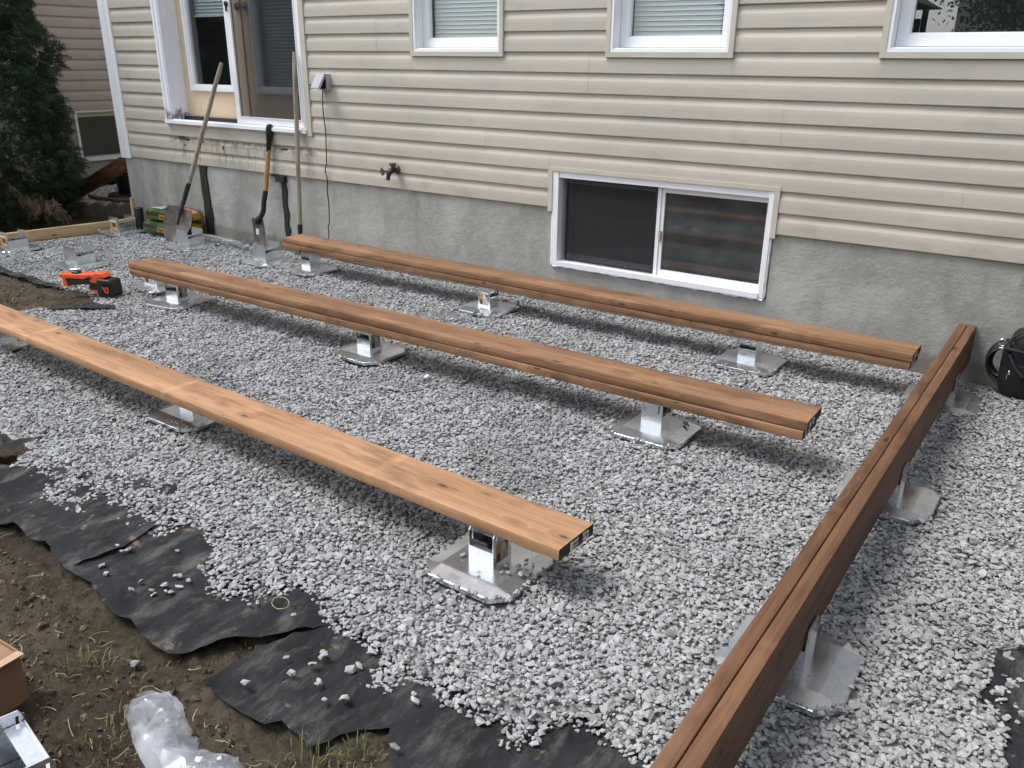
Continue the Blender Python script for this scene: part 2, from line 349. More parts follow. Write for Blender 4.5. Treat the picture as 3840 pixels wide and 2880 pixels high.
# ------------------------------------------------------------------ mesh helpers
class MB:
    def __init__(s): s.v = []; s.f = []; s.mi = []
    def add(s, vs, fs, mi=0):
        b = len(s.v); s.v += [tuple(v) for v in vs]
        for f in fs: s.f.append(tuple(b + i for i in f)); s.mi.append(mi)
    def box(s, x0, x1, y0, y1, z0, z1, mi=0):
        s.add([(x0, y0, z0), (x1, y0, z0), (x1, y1, z0), (x0, y1, z0), (x0, y0, z1), (x1, y0, z1), (x1, y1, z1), (x0, y1, z1)],
              [(3, 2, 1, 0), (4, 5, 6, 7), (0, 1, 5, 4), (1, 2, 6, 5), (2, 3, 7, 6), (3, 0, 4, 7)], mi)
        return s
    def prism(s, poly, d0, d1, axis='y', mi=0):
        # poly: 2D list; axis y -> (x,z); axis x -> (y,z); axis z -> (x,y)
        def P(a, b, d): return {'y': (a, d, b), 'x': (d, a, b), 'z': (a, b, d)}[axis]
        n = len(poly)
        vs = [P(a, b, d0) for a, b in poly] + [P(a, b, d1) for a, b in poly]
        fs = [tuple(range(n)), tuple(range(2 * n - 1, n - 1, -1))] + [(i, n + i, n + (i + 1) % n, (i + 1) % n) for i in range(n)]
        s.add(vs, fs, mi); return s
    def tube(s, path, rad, n=10, mi=0, cap=True, flat=1.0):
        path = [Vector(p) for p in path]; k = len(path)
        rad = rad if isinstance(rad, (list, tuple)) else [rad] * k
        prev = None; rings = []
        for i, p in enumerate(path):
            t = (path[min(i + 1, k - 1)] - path[max(i - 1, 0)]).normalized()
            if prev is None:
                a = Vector((0, 0, 1)) if abs(t.z) < .9 else Vector((1, 0, 0))
                u = t.cross(a).normalized()
            else:
                u = (prev - t * prev.dot(t)).normalized()
            prev = u; w = t.cross(u)
            rings.append([p + (u * math.cos(2 * math.pi * j / n) + w * math.sin(2 * math.pi * j / n) * flat) * rad[i] for j in range(n)])
        vs = [v for r_ in rings for v in r_]
        fs = [(i * n + j, i * n + (j + 1) % n, (i + 1) * n + (j + 1) % n, (i + 1) * n + j) for i in range(k - 1) for j in range(n)]
        if cap: fs += [tuple(range(n - 1, -1, -1)), tuple((k - 1) * n + j for j in range(n))]
        s.add(vs, fs, mi); return s
    def lathe(s, prof, c=(0, 0, 0), n=20, axis='z', mi=0):
        vs = []
        for r_, h in prof:
            for j in range(n):
                a = 2 * math.pi * j / n; x, y = r_ * math.cos(a), r_ * math.sin(a)
                v = {'z': (x, y, h), 'x': (h, x, y), 'y': (x, h, y)}[axis]
                vs.append((v[0] + c[0], v[1] + c[1], v[2] + c[2]))
        k = len(prof)
        fs = [(i * n + j, i * n + (j + 1) % n, (i + 1) * n + (j + 1) % n, (i + 1) * n + j) for i in range(k - 1) for j in range(n)]
        s.add(vs, fs, mi); return s
    def superell(s, c, r, e=3.0, n=28, m=18, mi=0, fn=None):
        vs = []; pw = lambda a: math.copysign(abs(a) ** (2 / e), a)
        for i in range(m + 1):
            ph = -math.pi / 2 + math.pi * i / m
            for j in range(n):
                th = 2 * math.pi * j / n
                v = Vector((pw(math.cos(ph)) * pw(math.cos(th)) * r[0], pw(math.cos(ph)) * pw(math.sin(th)) * r[1], pw(math.sin(ph)) * r[2]))
                if fn: v = fn(v)
                vs.append((v.x + c[0], v.y + c[1], v.z + c[2]))
        fs = [(i * n + j, i * n + (j + 1) % n, (i + 1) * n + (j + 1) % n, (i + 1) * n + j) for i in range(m) for j in range(n)]
        s.add(vs, fs, mi); return s
    def build(s, name, mat, parent=None, smooth=False, loc=None, rot=None, keep=True, sharp=42):
        me = bpy.data.meshes.new(name); me.from_pydata(s.v, [], s.f)
        mats = mat if isinstance(mat, (list, tuple)) else [mat]
        for m in mats: me.materials.append(M[m] if isinstance(m, str) else m)
        if len(mats) > 1: me.polygons.foreach_set('material_index', s.mi)
        if smooth: me.polygons.foreach_set('use_smooth', [True] * len(me.polygons))
        me.update()
        bm = bmesh.new(); bm.from_mesh(me); bmesh.ops.recalc_face_normals(bm, faces=bm.faces); bm.to_mesh(me); bm.free()
        if smooth:
            try: me.set_sharp_from_angle(angle=R(sharp))
            except Exception: pass
        o = bpy.data.objects.new(name, me); C.objects.link(o)
        if loc is not None: o.location = loc
        if rot is not None: o.rotation_euler = rot
        if parent is not None:
            o.parent = parent
            if keep: o.matrix_parent_inverse = Matrix.Translation(-Vector(parent.location)) if parent.rotation_euler == Euler((0, 0, 0)) else parent.matrix_basis.inverted()
        return o

def tag(o, label, cat=None, group=None, kind=None):
    o['label'] = label
    if cat: o['category'] = cat
    if group: o['group'] = group
    if kind: o['kind'] = kind
    return o
def struct(o, kind='structure', label=None, cat=None):
    o['kind'] = kind
    if label: o['label'] = label
    if cat: o['category'] = cat
    return o
def thing(name, label, cat, loc=(0, 0, 0), rot=(0, 0, 0), group=None):
    o = bpy.data.objects.new(name, None); C.objects.link(o); o.location = loc; o.rotation_euler = rot
    o.empty_display_size = .1
    return tag(o, label, cat, group)
def mesh_np(name, verts, faces, mat, parent=None):
    me = bpy.data.meshes.new(name); n = len(faces); k = faces.shape[1]
    me.vertices.add(len(verts)); me.vertices.foreach_set('co', np.asarray(verts, np.float32).ravel())
    me.loops.add(n * k); me.loops.foreach_set('vertex_index', faces.astype(np.int32).ravel())
    me.polygons.add(n); me.polygons.foreach_set('loop_start', np.arange(0, n * k, k, dtype=np.int32))
    me.update(calc_edges=True); me.validate()
    me.materials.append(M[mat])
    o = bpy.data.objects.new(name, me); C.objects.link(o)
    if parent is not None: o.parent = parent; o.matrix_parent_inverse = Matrix.Translation(-Vector(parent.location))
    return o
def inside(px, py, poly):
    px = np.asarray(px); py = np.asarray(py); r = np.zeros(px.shape, bool); n = len(poly)
    for i in range(n):
        x0, y0 = poly[i]; x1, y1 = poly[(i + 1) % n]
        if y0 == y1: continue
        cnd = ((y0 > py) != (y1 > py)) & (px < (x1 - x0) * (py - y0) / (y1 - y0) + x0)
        r ^= cnd
    return r
def edge_dist(px, py, poly):
    d = np.full(np.shape(px), 1e9); n = len(poly)
    for i in range(n):
        a = np.array(poly[i]); b = np.array(poly[(i + 1) % n]); ab = b - a; L2 = (ab @ ab) or 1e-9
        t = np.clip(((px - a[0]) * ab[0] + (py - a[1]) * ab[1]) / L2, 0, 1)
        d = np.minimum(d, np.hypot(px - a[0] - t * ab[0], py - a[1] - t * ab[1]))
    return d
def vnoise(x, y, f, seed=0.0):
    return np.array([noise.noise((a * f + seed, b * f - seed, seed * .37)) for a, b in zip(x, y)])

# ================================================================== GROUND
GRAVEL_EDGE = [(-3.226, -3.309), (-3.164, -3.319), (-3.081, -3.334), (-3.002, -3.306), (-2.954, -3.358), (-2.942, -3.443), (-2.899, -3.432), (-2.849, -3.383), (-2.777, -3.35), (-2.681, -3.353), (-2.637, -3.301), (-2.653, -3.247), (-2.605, -3.252), (-2.511, -3.286), (-2.462, -3.287), (-2.396, -3.322), (-2.394, -3.35), (-2.379, -3.322), (-2.381, -3.277), (-2.344, -3.238), (-2.291, -3.217), (-2.292, -3.128), (-2.208, -3.175), (-2.144, -3.198), (-2.099, -3.242), (-2.086, -3.296), (-2.009, -3.301), (-1.968, -3.341), (-1.885, -3.337), (-1.85, -3.353), (-1.817, -3.297), (-1.781, -3.281), (-1.734, -3.292), (-1.692, -3.271), (-1.661, -3.213), (-1.628, -3.207), (-1.588, -3.231), (-1.541, -3.24), (-1.49, -3.253), (-1.455, -3.245), (-1.416, -3.249), (-1.394, -3.224), (-1.363, -3.249), (-1.33, -3.249), (-1.301, -3.324), (-1.257, -3.347), (-1.219, -3.347), (-1.189, -3.329), (-1.178, -3.284), (-1.177, -3.262), (-1.144, -3.246), (-1.109, -3.275), (-1.06, -3.299), (-1.02, -3.276), (-0.983, -3.275), (-0.953, -3.278), (-0.929, -3.249), (-0.902, -3.272), (-0.9, -3.3), (-0.866, -3.328), (-0.847, -3.331), (-0.846, -3.302), (-0.804, -3.243), (-0.81, -3.194), (-0.785, -3.171), (-0.763, -3.179), (-0.747, -3.149), (-0.713, -3.149), (-0.711, -3.182), (-0.673, -3.161), (-0.639, -3.165), (-0.619, -3.179), (-0.575, -3.174)]
MUD = [(-6.543, -1.749), (-6.279, -1.757), (-5.921, -1.764), (-5.709, -1.737), (-5.479, -1.692), (-5.227, -1.793), (-5.189, -1.856), (-5.283, -1.926), (-5.376, -2.084), (-5.405, -2.192), (-5.534, -2.224)]
GRAVEL = GRAVEL_EDGE + [(-.50, -3.30), (-.3, -3.45), (.3, -3.5), (.9, -3.6), (.9, -.005), (-7.20, -.005), (-7.26, -.30), (-7.44, -1.25), (-7.62, -2.05), (-7.1, -1.78)] + MUD + [(-5.9, -2.45), (-5.2, -2.75), (-4.4, -2.95), (-3.7, -3.10), (-3.378, -3.10), (-3.34, -3.20)]
PATCH = [(0.098, -2.17), (0.083, -2.197), (0.045, -2.232), (0.025, -2.254), (0.022, -2.324), (0.023, -2.389), (0.01, -2.48), (0.03, -2.525), (0.061, -2.535), (0.082, -2.604), (0.085, -2.659), (0.098, -2.694), (.12, -2.95), (.5, -3.0), (.62, -2.6), (.45, -2.1), (0.194, -2.05)]

def ground_h(x, y):
    x = np.asarray(x, float); y = np.asarray(y, float)
    h = .006 * np.sin(3.1 * x + 1.7 * y) * np.sin(2.3 * y - .8 * x) + .004 * np.sin(9 * x + 4 * y) * np.sin(8 * y - 3 * x)
    h += .006 * np.sin(17 * x + 5 * y + 1) * np.sin(14 * y - 4 * x) + .005 * np.sin(27 * x - 11 * y) * np.sin(23 * y + 9 * x + 2)
    h += .055 * np.exp(-((x + 6.3) / .9) ** 2) * np.clip((y + .28) / .28, 0, 1)
    h += .022 * np.exp(-(((x + 1.08) / .12) ** 2 + ((y + 2.72) / .12) ** 2))
    h -= .020 * np.exp(-(((x + 1.30) / .12) ** 2 + ((y + 3.02) / .07) ** 2))
    h -= .018 * np.exp(-(((x + .98) / .10) ** 2 + ((y + 2.35) / .10) ** 2))
    h -= .016 * np.exp(-(((x + .72) / .08) ** 2 + ((y + 1.95) / .12) ** 2))
    return h

def sheet(name, poly, z, res, wrinkle, mat, seed=0., lift=0., thick=0.0, holes=None):
    """Triangulated sheet that fills a ground outline, with relief."""
    pts = []
    n = len(poly)
    for i in range(n):
        a = Vector(poly[i]); b = Vector(poly[(i + 1) % n]); k = max(1, int((b - a).length / (res * 1.5)))
        for j in range(k): pts.append(a.lerp(b, j / k))
    jit = [p + Vector((noise.noise((p.x * 24, p.y * 24, seed)), noise.noise((p.x * 24, p.y * 24, seed + 9)))) * .007 * (1 if lift else 0) + Vector((noise.noise((p.x * 90, p.y * 90, seed)), noise.noise((p.x * 90, p.y * 90, seed + 5)))) * .006 * (1 if lift else 0) for p in pts]
    xs = [p[0] for p in poly]; ys = [p[1] for p in poly]
    gx, gy = np.meshgrid(np.arange(min(xs), max(xs), res), np.arange(min(ys), max(ys), res))
    gx = gx.ravel() + rng.uniform(-.2, .2, gx.size) * res; gy = gy.ravel() + rng.uniform(-.2, .2, gy.size) * res
    k = inside(gx, gy, poly); gx, gy = gx[k], gy[k]
    ed = edge_dist(gx, gy, poly); k = ed > res * .7; gx, gy = gx[k], gy[k]
    allp = jit + [Vector((a, b)) for a, b in zip(gx, gy)]
    vo, eo, fo, *_ = delaunay_2d_cdt(allp, [], [list(range(len(jit)))], 1, 1e-6)
    X = np.array([v.x for v in vo]); Y = np.array([v.y for v in vo])
    Z = np.full(len(X), z) + wrinkle(X, Y)
    if lift:
        d = edge_dist(X, Y, poly)
        Z += lift * np.exp(-d / .035) * np.clip(vnoise(X, Y, 5.0, seed + 3) * 1.8 + .35, 0, 1.2)
    m = MB(); m.v = list(zip(X.tolist(), Y.tolist(), Z.tolist())); m.f = [tuple(f) for f in fo]; m.mi = [0] * len(fo)
    o = m.build(name, mat, smooth=True)
    return o

# wide ground to the horizon
g = MB(); N = 60
g.add([(-120, -120, -.085), (120, -120, -.085), (120, 120, -.085), (-120, 120, -.085)], [(0, 1, 2, 3)])
struct(g.build('ground', 'ground'), label='earth and patchy lawn around the house', cat='ground')

def soil_w(X, Y):
    return .016 * vnoise(X, Y, 4.0, 1.) + .013 * vnoise(X, Y, 13.0, 2.) + .013 * vnoise(X, Y, 33., 3.) + .009 * vnoise(X, Y, 75., 4.)
def soil_w2(X, Y):
    return .012 * vnoise(X, Y, 4.0, 5.) + .012 * vnoise(X, Y, 15.0, 6.) + .006 * vnoise(X, Y, 40., 6.5)
struct(sheet('soil', [(-3.7, -3.05), (-2.9, -3.15), (-2.3, -3.2), (-1.5, -3.2), (-.9, -3.28), (-.65, -3.4), (-.65, -4.3), (-2.6, -4.45), (-3.9, -4.3)], -.048, .0125, soil_w, 'soil'), label='trampled brown soil in front of the gravel', cat='soil')
struct(sheet('soil_patch', [(-7.7, -2.1), (-7.2, -1.72), (-6.3, -1.70), (-5.5, -1.62), (-5.1, -1.78), (-5.1, -1.95), (-5.3, -2.25), (-5.5, -2.5), (-6.3, -2.6)], -.026, .022, soil_w2, 'soil'), label='bare muddy patch beside the orange tool', cat='soil')
M['fines'] = simple('grey_stone_dust', (.27, .27, .265), .95, .35, 60, .8, 120, coords='World')
struct(sheet('gravel_bed', [p for p in GRAVEL], -.0155, .05, lambda X, Y: ground_h(X, Y) * .9 - .045 * np.exp(-edge_dist(X, Y, GRAVEL) / .045), 'fines'), label='grey stone dust bed under the gravel', cat='ground')
struct(sheet('bare_fabric', PATCH, -.012, .05, lambda X, Y: ground_h(X, Y) * .9, 'fabric'), label='bare black fabric showing through the gravel at the right edge', cat='fabric')
struct(sheet('planting_bed', [(-10.15, -3.0), (-7.55, -3.0), (-7.50, -1.3), (-7.28, -.3), (-7.15, -.05), (-7.62, .02), (-7.62, 4.0), (-10.15, 4.0)], -.05, .06, lambda X, Y: .02 * vnoise(X, Y, 3.0, 8.) + .012 * vnoise(X, Y, 14., 9.), 'soil'), label='shaded earth bed beside the neighbouring house', cat='ground')

# ------------------------------------------------------------------ stone library and gravel
def stone_lib(name, n, mat, squash, pts=13, smooth=False, jag=.35):
    col = bpy.data.collections.new(name)
    for i in range(n):
        bm = bmesh.new()
        ey, ez = random.uniform(.62, .92), squash * random.uniform(.75, 1.2)
        for k in range(pts):
            zz = 1 - 2 * (k + .5) / pts; rr = math.sqrt(1 - zz * zz); a = 2.39996 * k + i
            v = (Vector((rr * math.cos(a), rr * math.sin(a), zz)) + Vector((random.gauss(0, .25), random.gauss(0, .25), random.gauss(0, .25)))).normalized() * (1 - random.random() * jag)
            bm.verts.new((v.x, v.y * ey, v.z * ez))
        r = bmesh.ops.convex_hull(bm, input=bm.verts)
        bmesh.ops.delete(bm, geom=[e for e in r['geom_interior'] if isinstance(e, bmesh.types.BMVert)], context='VERTS')
        if smooth:
            bmesh.ops.subdivide_edges(bm, edges=bm.edges, cuts=1, use_grid_fill=True, smooth=1.0)
        me = bpy.data.meshes.new('%s_%02d' % (name, i)); bm.to_mesh(me); bm.free()
        if smooth: me.polygons.foreach_set('use_smooth', [True] * len(me.polygons))
        me.materials.append(M[mat])
        o = bpy.data.objects.new('%s_%02d' % (name, i), me); col.objects.link(o)
    return col
LIB = stone_lib('crushed_stone', 18, 'stone1', .46, 10, jag=.22)
LIBS = stone_lib('chip_stone', 18, 'stone1', .48, 8, jag=.25)
LIBR = stone_lib('river_stone', 8, 'river', .6, 14, True, .15)
LIBC = stone_lib('clod', 8, 'clod', .6, 12)

def realize(name, P, rot, scl, idx, col, mat):
    obs = sorted(col.objects, key=lambda o: o.name); Vs = []; Fs = []; Rs = []; base = 0
    P = np.asarray(P); rot = np.asarray(rot); scl = np.asarray(scl); idx = np.asarray(idx)
    rv = np.random.default_rng(5).random(len(P))
    for k, ob in enumerate(obs):
        ii = np.where(idx == k)[0]
        if not len(ii): continue
        me = ob.data; V0 = np.array([v.co[:] for v in me.vertices]); F0 = np.array([p.vertices[:] for p in me.polygons])
        a, b, c = rot[ii].T; ca, sa, cb, sb, cc, sc_ = np.cos(a), np.sin(a), np.cos(b), np.sin(b), np.cos(c), np.sin(c)
        Mx = np.stack([np.stack([cc * cb, cc * sb * sa - sc_ * ca, cc * sb * ca + sc_ * sa], 1), np.stack([sc_ * cb, sc_ * sb * sa + cc * ca, sc_ * sb * ca - cc * sa], 1), np.stack([-sb, cb * sa, cb * ca], 1)], 1)
        A = np.einsum('nij,nvj->nvi', Mx, V0[None] * scl[ii][:, None, :]) + P[ii][:, None, :]
        nv = len(V0); Vs.append(A.reshape(-1, 3)); Fs.append((F0[None] + (np.arange(len(ii)) * nv)[:, None, None]).reshape(-1, 3) + base); base += nv * len(ii)
        Rs.append(np.repeat(rv[ii], nv))
    V = np.concatenate(Vs); F = np.concatenate(Fs); me = bpy.data.meshes.new(name); n = len(F)
    me.vertices.add(len(V)); me.vertices.foreach_set('co', V.astype(np.float32).ravel())
    me.loops.add(n * 3); me.loops.foreach_set('vertex_index', F.astype(np.int32).ravel())
    me.polygons.add(n); me.polygons.foreach_set('loop_start', np.arange(0, n * 3, 3, dtype=np.int32))
    me.update(calc_edges=True); me.polygons.foreach_set('use_smooth', np.zeros(n, bool))
    at = me.attributes.new('rnd', 'FLOAT', 'POINT'); at.data.foreach_set('value', np.concatenate(Rs).astype(np.float32))
    me.materials.append(M[mat]); o = bpy.data.objects.new(name, me); C.objects.link(o)
    print('realized', name, len(P), 'stones', n, 'tris')
    return o
def gn_scatter(name, P, rot, scl, idx, col):
    me = bpy.data.meshes.new(name); n = len(P)
    me.vertices.add(n); me.vertices.foreach_set('co', np.asarray(P, np.float32).ravel())
    a = me.attributes.new('rot', 'FLOAT_VECTOR', 'POINT'); a.data.foreach_set('vector', np.asarray(rot, np.float32).ravel())
    a = me.attributes.new('scl', 'FLOAT_VECTOR', 'POINT'); a.data.foreach_set('vector', np.asarray(scl, np.float32).ravel())
    a = me.attributes.new('idx', 'INT', 'POINT'); a.data.foreach_set('value', np.asarray(idx, np.int32))
    me.update()
    o = bpy.data.objects.new(name, me); C.objects.link(o)
    t = bpy.data.node_groups.new(name + '_scatter', 'GeometryNodeTree')
    t.interface.new_socket('Geometry', in_out='INPUT', socket_type='NodeSocketGeometry')
    t.interface.new_socket('Geometry', in_out='OUTPUT', socket_type='NodeSocketGeometry')
    gi = t.nodes.new('NodeGroupInput'); go = t.nodes.new('NodeGroupOutput')
    ci = t.nodes.new('GeometryNodeCollectionInfo'); ci.inputs['Collection'].default_value = col
    ci.inputs['Separate Children'].default_value = True; ci.inputs['Reset Children'].default_value = True
    ip = t.nodes.new('GeometryNodeInstanceOnPoints'); ip.inputs['Pick Instance'].default_value = True
    def attr(nm, ty):
        nd = t.nodes.new('GeometryNodeInputNamedAttribute'); nd.data_type = ty; nd.inputs['Name'].default_value = nm
        return nd.outputs['Attribute']
    er = t.nodes.new('FunctionNodeEulerToRotation')
    t.links.new(attr('rot', 'FLOAT_VECTOR'), er.inputs[0]); t.links.new(er.outputs[0], ip.inputs['Rotation'])
    t.links.new(attr('scl', 'FLOAT_VECTOR'), ip.inputs['Scale']); t.links.new(attr('idx', 'INT'), ip.inputs['Instance Index'])
    t.links.new(gi.outputs[0], ip.inputs['Points']); t.links.new(ci.outputs[0], ip.inputs['Instance']); t.links.new(ip.outputs[0], go.inputs[0])
    md = o.modifiers.new('scatter', 'NODES'); md.node_group = t
    return o

# bracket positions are needed to keep stones off the plates: (key, x, y, rotation in degrees, box width)
BR = [('near_right', -1.323, -2.738, 0, .094), ('near_middle', -3.08, -2.545, 0, .094), ('near_left', -4.76, -2.56, 0, .094),
      ('mid_right', -1.361, -1.50, -90, .094), ('mid_middle', -3.042, -1.494, 0, .094), ('mid_left', -4.724, -1.50, 8, .10),
      ('far_left', -4.707, -.397, 0, .094), ('far_middle', -3.036, -.44, -90, .094), ('far_right', -1.342, -.436, 0, .094),
      ('joist_near', -.418, -2.64, 0, .094), ('joist_middle', -.418, -1.545, 0, .094), ('joist_far', -.418, -.43, 0, .094),
      ('free_a', -7.17, -1.33, -92, .15), ('free_b', -6.20, -1.32, -88, .15), ('free_c', -7.12, -.42, -90, .15),
      ('free_d', -6.11, -.43, -90, .15), ('free_e', -5.173, -.411, -92, .15), ('free_f', -5.155, -1.342, -90, .15)]
def in_plates(x, y, half, clip):
    r = np.zeros(len(x), bool)
    for _, bx_, by_, a, b in BR:
        ca, sa = math.cos(R(a)), math.sin(R(a)); dx, dy = x - bx_, y - by_
        u = np.abs(ca * dx + sa * dy); v = np.abs(-sa * dx + ca * dy)
        r |= (u < half) & (v < half) & (u + v < 2 * half - clip)
    return r

def scatter_pts(step, poly, seed, keep=1.0):
    r = np.random.default_rng(seed)
    xs = [p[0] for p in poly]; ys = [p[1] for p in poly]
    gx, gy = np.meshgrid(np.arange(min(xs), max(xs), step), np.arange(min(ys), max(ys), step * .87))
    gx = gx + (np.arange(gx.shape[0]) % 2)[:, None] * step * .5
    x = gx.ravel() + r.uniform(-.5, .5, gx.size) * step; y = gy.ravel() + r.uniform(-.5, .5, gx.size) * step
    k = r.random(x.size) < keep; x, y = x[k], y[k]
    # drop what lies well outside the view cone
    d = np.stack([x, y + 4.522, np.full_like(x, -1.471)], 1)
    dep = d @ np.array(fwd); u = (d @ np.array(r2)) / dep
    k = (dep > .2) & (np.abs(u) < .61 + .75 / np.maximum(dep, .3)) ; x, y = x[k], y[k]
    k = inside(x, y, poly); return x[k], y[k], r

gx, gy, r = scatter_pts(.0148, GRAVEL, 21)
nz = vnoise(gx, gy, 16., 4.)
ed = edge_dist(gx, gy, GRAVEL)
keep = ~in_plates(gx, gy, .163 + .009 * vnoise(gx, gy, 4., 12.), .052) & ~(inside(gx, gy, PATCH)) & (ed > .012 * (1 + nz))
gx, gy, ed = gx[keep], gy[keep], ed[keep]
n0 = len(gx)
# second, looser layer on top
hx, hy, r = scatter_pts(.0190, GRAVEL, 22, .78)
ed2 = edge_dist(hx, hy, GRAVEL)
k2 = ~in_plates(hx, hy, .167 + .010 * vnoise(hx, hy, 4., 12.), .052) & ~inside(hx, hy, PATCH) & (ed2 > .03)
hx, hy, ed2 = hx[k2], hy[k2], ed2[k2]
n1 = len(hx)
X = np.concatenate([gx, hx]); Y = np.concatenate([gy, hy]); E_ = np.concatenate([ed, ed2])
fall = np.clip(E_ / .09, 0, 1)
Z = ground_h(X, Y) * np.clip(E_ / .3, .2, 1) - .022 * (1 - fall) + rng.uniform(-.006, .001, len(X)) - .004
Z[n0:] += rng.uniform(.002, .007, n1)
pl_ = in_plates(X, Y, .168, .05); Z[pl_] = np.maximum(Z[pl_], .017 + rng.uniform(0, .006, int(pl_.sum())))
# individual strays: inside the bare patch, on the plates
ex = [(0.048, -2.264), (0.047, -2.441), (0.038, -2.507), (0.056, -2.519), (0.079, -2.516), (0.056, -2.461), (0.067, -2.371), (0.079, -2.384), (0.086, -2.351), (.07, -2.42), (.09, -2.47)]
for a, b in list(ex): ex += [(a + random.uniform(-.02, .02), b + random.uniform(-.02, .02)) for _ in range(2)]
plate_st = [(-1.395, -2.781), (-1.298, -2.828), (-1.242, -2.787), (-1.225, -2.778), (-1.219, -2.733), (-1.218, -2.691), (-1.25, -2.75), (-1.190, -2.695), (-1.180, -2.71), (-1.185, -2.735), (-1.175, -2.755), (-1.19, -2.76),
            (-3.02, -2.70), (-3.0, -2.695), (-2.985, -2.70), (-3.04, -2.705), (-2.99, -2.67), (-1.25, -1.44), (-1.235, -1.45), (-.285, -1.44), (-.29, -.33), (-.275, -.35)]
X = np.concatenate([X, [p[0] for p in ex + plate_st]]); Y = np.concatenate([Y, [p[1] for p in ex + plate_st]])
Z = np.concatenate([Z, [-.006] * len(ex), [.034] * len(plate_st)])
n = len(X)
rot = np.stack([rng.normal(0, .24, n), rng.normal(0, .24, n), rng.uniform(0, 6.283, n)], 1)
s_ = .0109 * np.clip(rng.lognormal(0, .33, n), .5, 2.1); s_[:n0] *= .92; idx_ = rng.integers(0, 18, n)
scl = np.stack([s_, s_, s_ * rng.uniform(.8, 1.25, n)], 1)
LIBA = bpy.data.collections.new('all_stone')
for k, o in enumerate(sorted(LIBS.objects, key=lambda o: o.name) + sorted(LIB.objects, key=lambda o: o.name)): o.name = 'stone_%03d' % k; LIBA.objects.link(o)
idx_[n0:] += 18
gr = realize('gravel', np.stack([X, Y, Z], 1), rot, scl, idx_, LIBA, 'stone')
tag(gr, 'pale grey crushed stone gravel spread under the boards', 'gravel', kind='stuff')

# ------------------------------------------------------------------ fabric pieces at the gravel edge
def wr(seed, amp):
    def f(X, Y):
        a = vnoise(X * .7 + Y * .5, Y * 1.6 - X * .3, 5.0, seed); b = vnoise(X + Y, (Y - X) * .5, 11., seed + 4)
        c_ = vnoise(X * .6 + Y, Y * .5 - X, 26., seed + 2)
        return amp * (np.abs(a) * .9 + .35 * b) + .0045 * (1 - 2 * np.abs(c_)) + .0025 * vnoise(X, Y, 60., seed)
    return f
FAB1 = [(-2.855, -3.526), (-2.823, -3.501), (-2.794, -3.467), (-2.69, -3.48), (-2.58, -3.47), (-2.502, -3.492), (-2.39, -3.512), (-2.381, -3.448), (-2.363, -3.386), (-2.357, -3.337), (-2.363, -3.279), (-2.378, -3.218), (-2.373, -3.128), (-2.576, -2.988), (-2.945, -3.104), (-3.335, -3.306), (-3.42, -3.45), (-3.0, -3.56)]
FAB2 = [(-2.451, -3.499), (-2.386, -3.509), (-2.335, -3.503), (-2.258, -3.503), (-2.184, -3.516), (-2.138, -3.539), (-2.055, -3.55), (-2.003, -3.53), (-1.929, -3.553), (-1.842, -3.562), (-1.785, -3.564), (-1.735, -3.494), (-1.637, -3.367), (-1.546, -3.236), (-1.494, -3.156), (-1.653, -2.997), (-2.189, -3.045), (-2.45, -3.106), (-2.481, -3.317)]
FAB3 = [(-1.625, -3.569), (-1.529, -3.575), (-1.439, -3.576), (-1.384, -3.574), (-1.355, -3.538), (-1.296, -3.541), (-1.252, -3.557), (-1.234, -3.541), (-1.211, -3.483), (-1.166, -3.436), (-1.13, -3.404), (-1.103, -3.439), (-1.036, -3.491), (-0.973, -3.52), (-0.60, -3.50), (-.44, -3.30), (-0.568, -3.068), (-0.887, -3.109), (-1.254, -3.156), (-1.51, -3.132), (-1.549, -3.234), (-1.583, -3.304), (-1.623, -3.389)]
FLAP = [(-3.62, -3.36), (-3.459, -3.2), (-3.416, -3.142), (-3.378, -3.092), (-3.343, -3.125), (-3.34, -3.185), (-3.342, -3.255), (-3.36, -3.33), (-3.5, -3.42)]
tag(sheet('landscape_fabric', FAB3, -.034, .014, wr(3., .020), 'fabric', 3., .007), 'black landscape fabric strip with muddy patches by the double joist', 'fabric', 'fabric strips at the gravel edge')
tag(sheet('landscape_fabric', FAB2, -.024, .014, wr(7., .026), 'fabric', 7., .010), 'middle black landscape fabric strip with a folded lower edge', 'fabric', 'fabric strips at the gravel edge')
tag(sheet('landscape_fabric', FAB1, -.014, .014, wr(5., .020), 'fabric', 5., .006), 'leftmost large black landscape fabric strip overlapping the next one', 'fabric', 'fabric strips at the gravel edge')
tag(sheet('landscape_fabric', FLAP, -.004, .014, wr(9., .012), 'fabric', 9., .02), 'small black fabric flap poking from the gravel at the left edge', 'fabric', 'fabric strips at the gravel edge')
MUDF = [(-6.6, -1.79), (-6.3, -1.79), (-5.95, -1.80), (-5.72, -1.77), (-5.70, -1.73), (-5.95, -1.73), (-6.3, -1.72), (-6.6, -1.71)]
tag(sheet('landscape_fabric', MUDF, -.006, .02, wr(2., .012), 'fabric', 2., .015), 'narrow torn fabric edge behind the orange tool', 'fabric', 'fabric strips at the gravel edge')
MUDG = [(-5.25, -2.02), (-5.12, -1.86), (-4.95, -1.80), (-4.90, -1.84), (-5.02, -1.96), (-5.2, -2.1)]
tag(sheet('landscape_fabric', MUDG, .004, .02, wr(4., .01), 'fabric', 4., .01), 'small bare fabric scrap showing in front of the orange tool', 'fabric', 'fabric strips at the gravel edge')

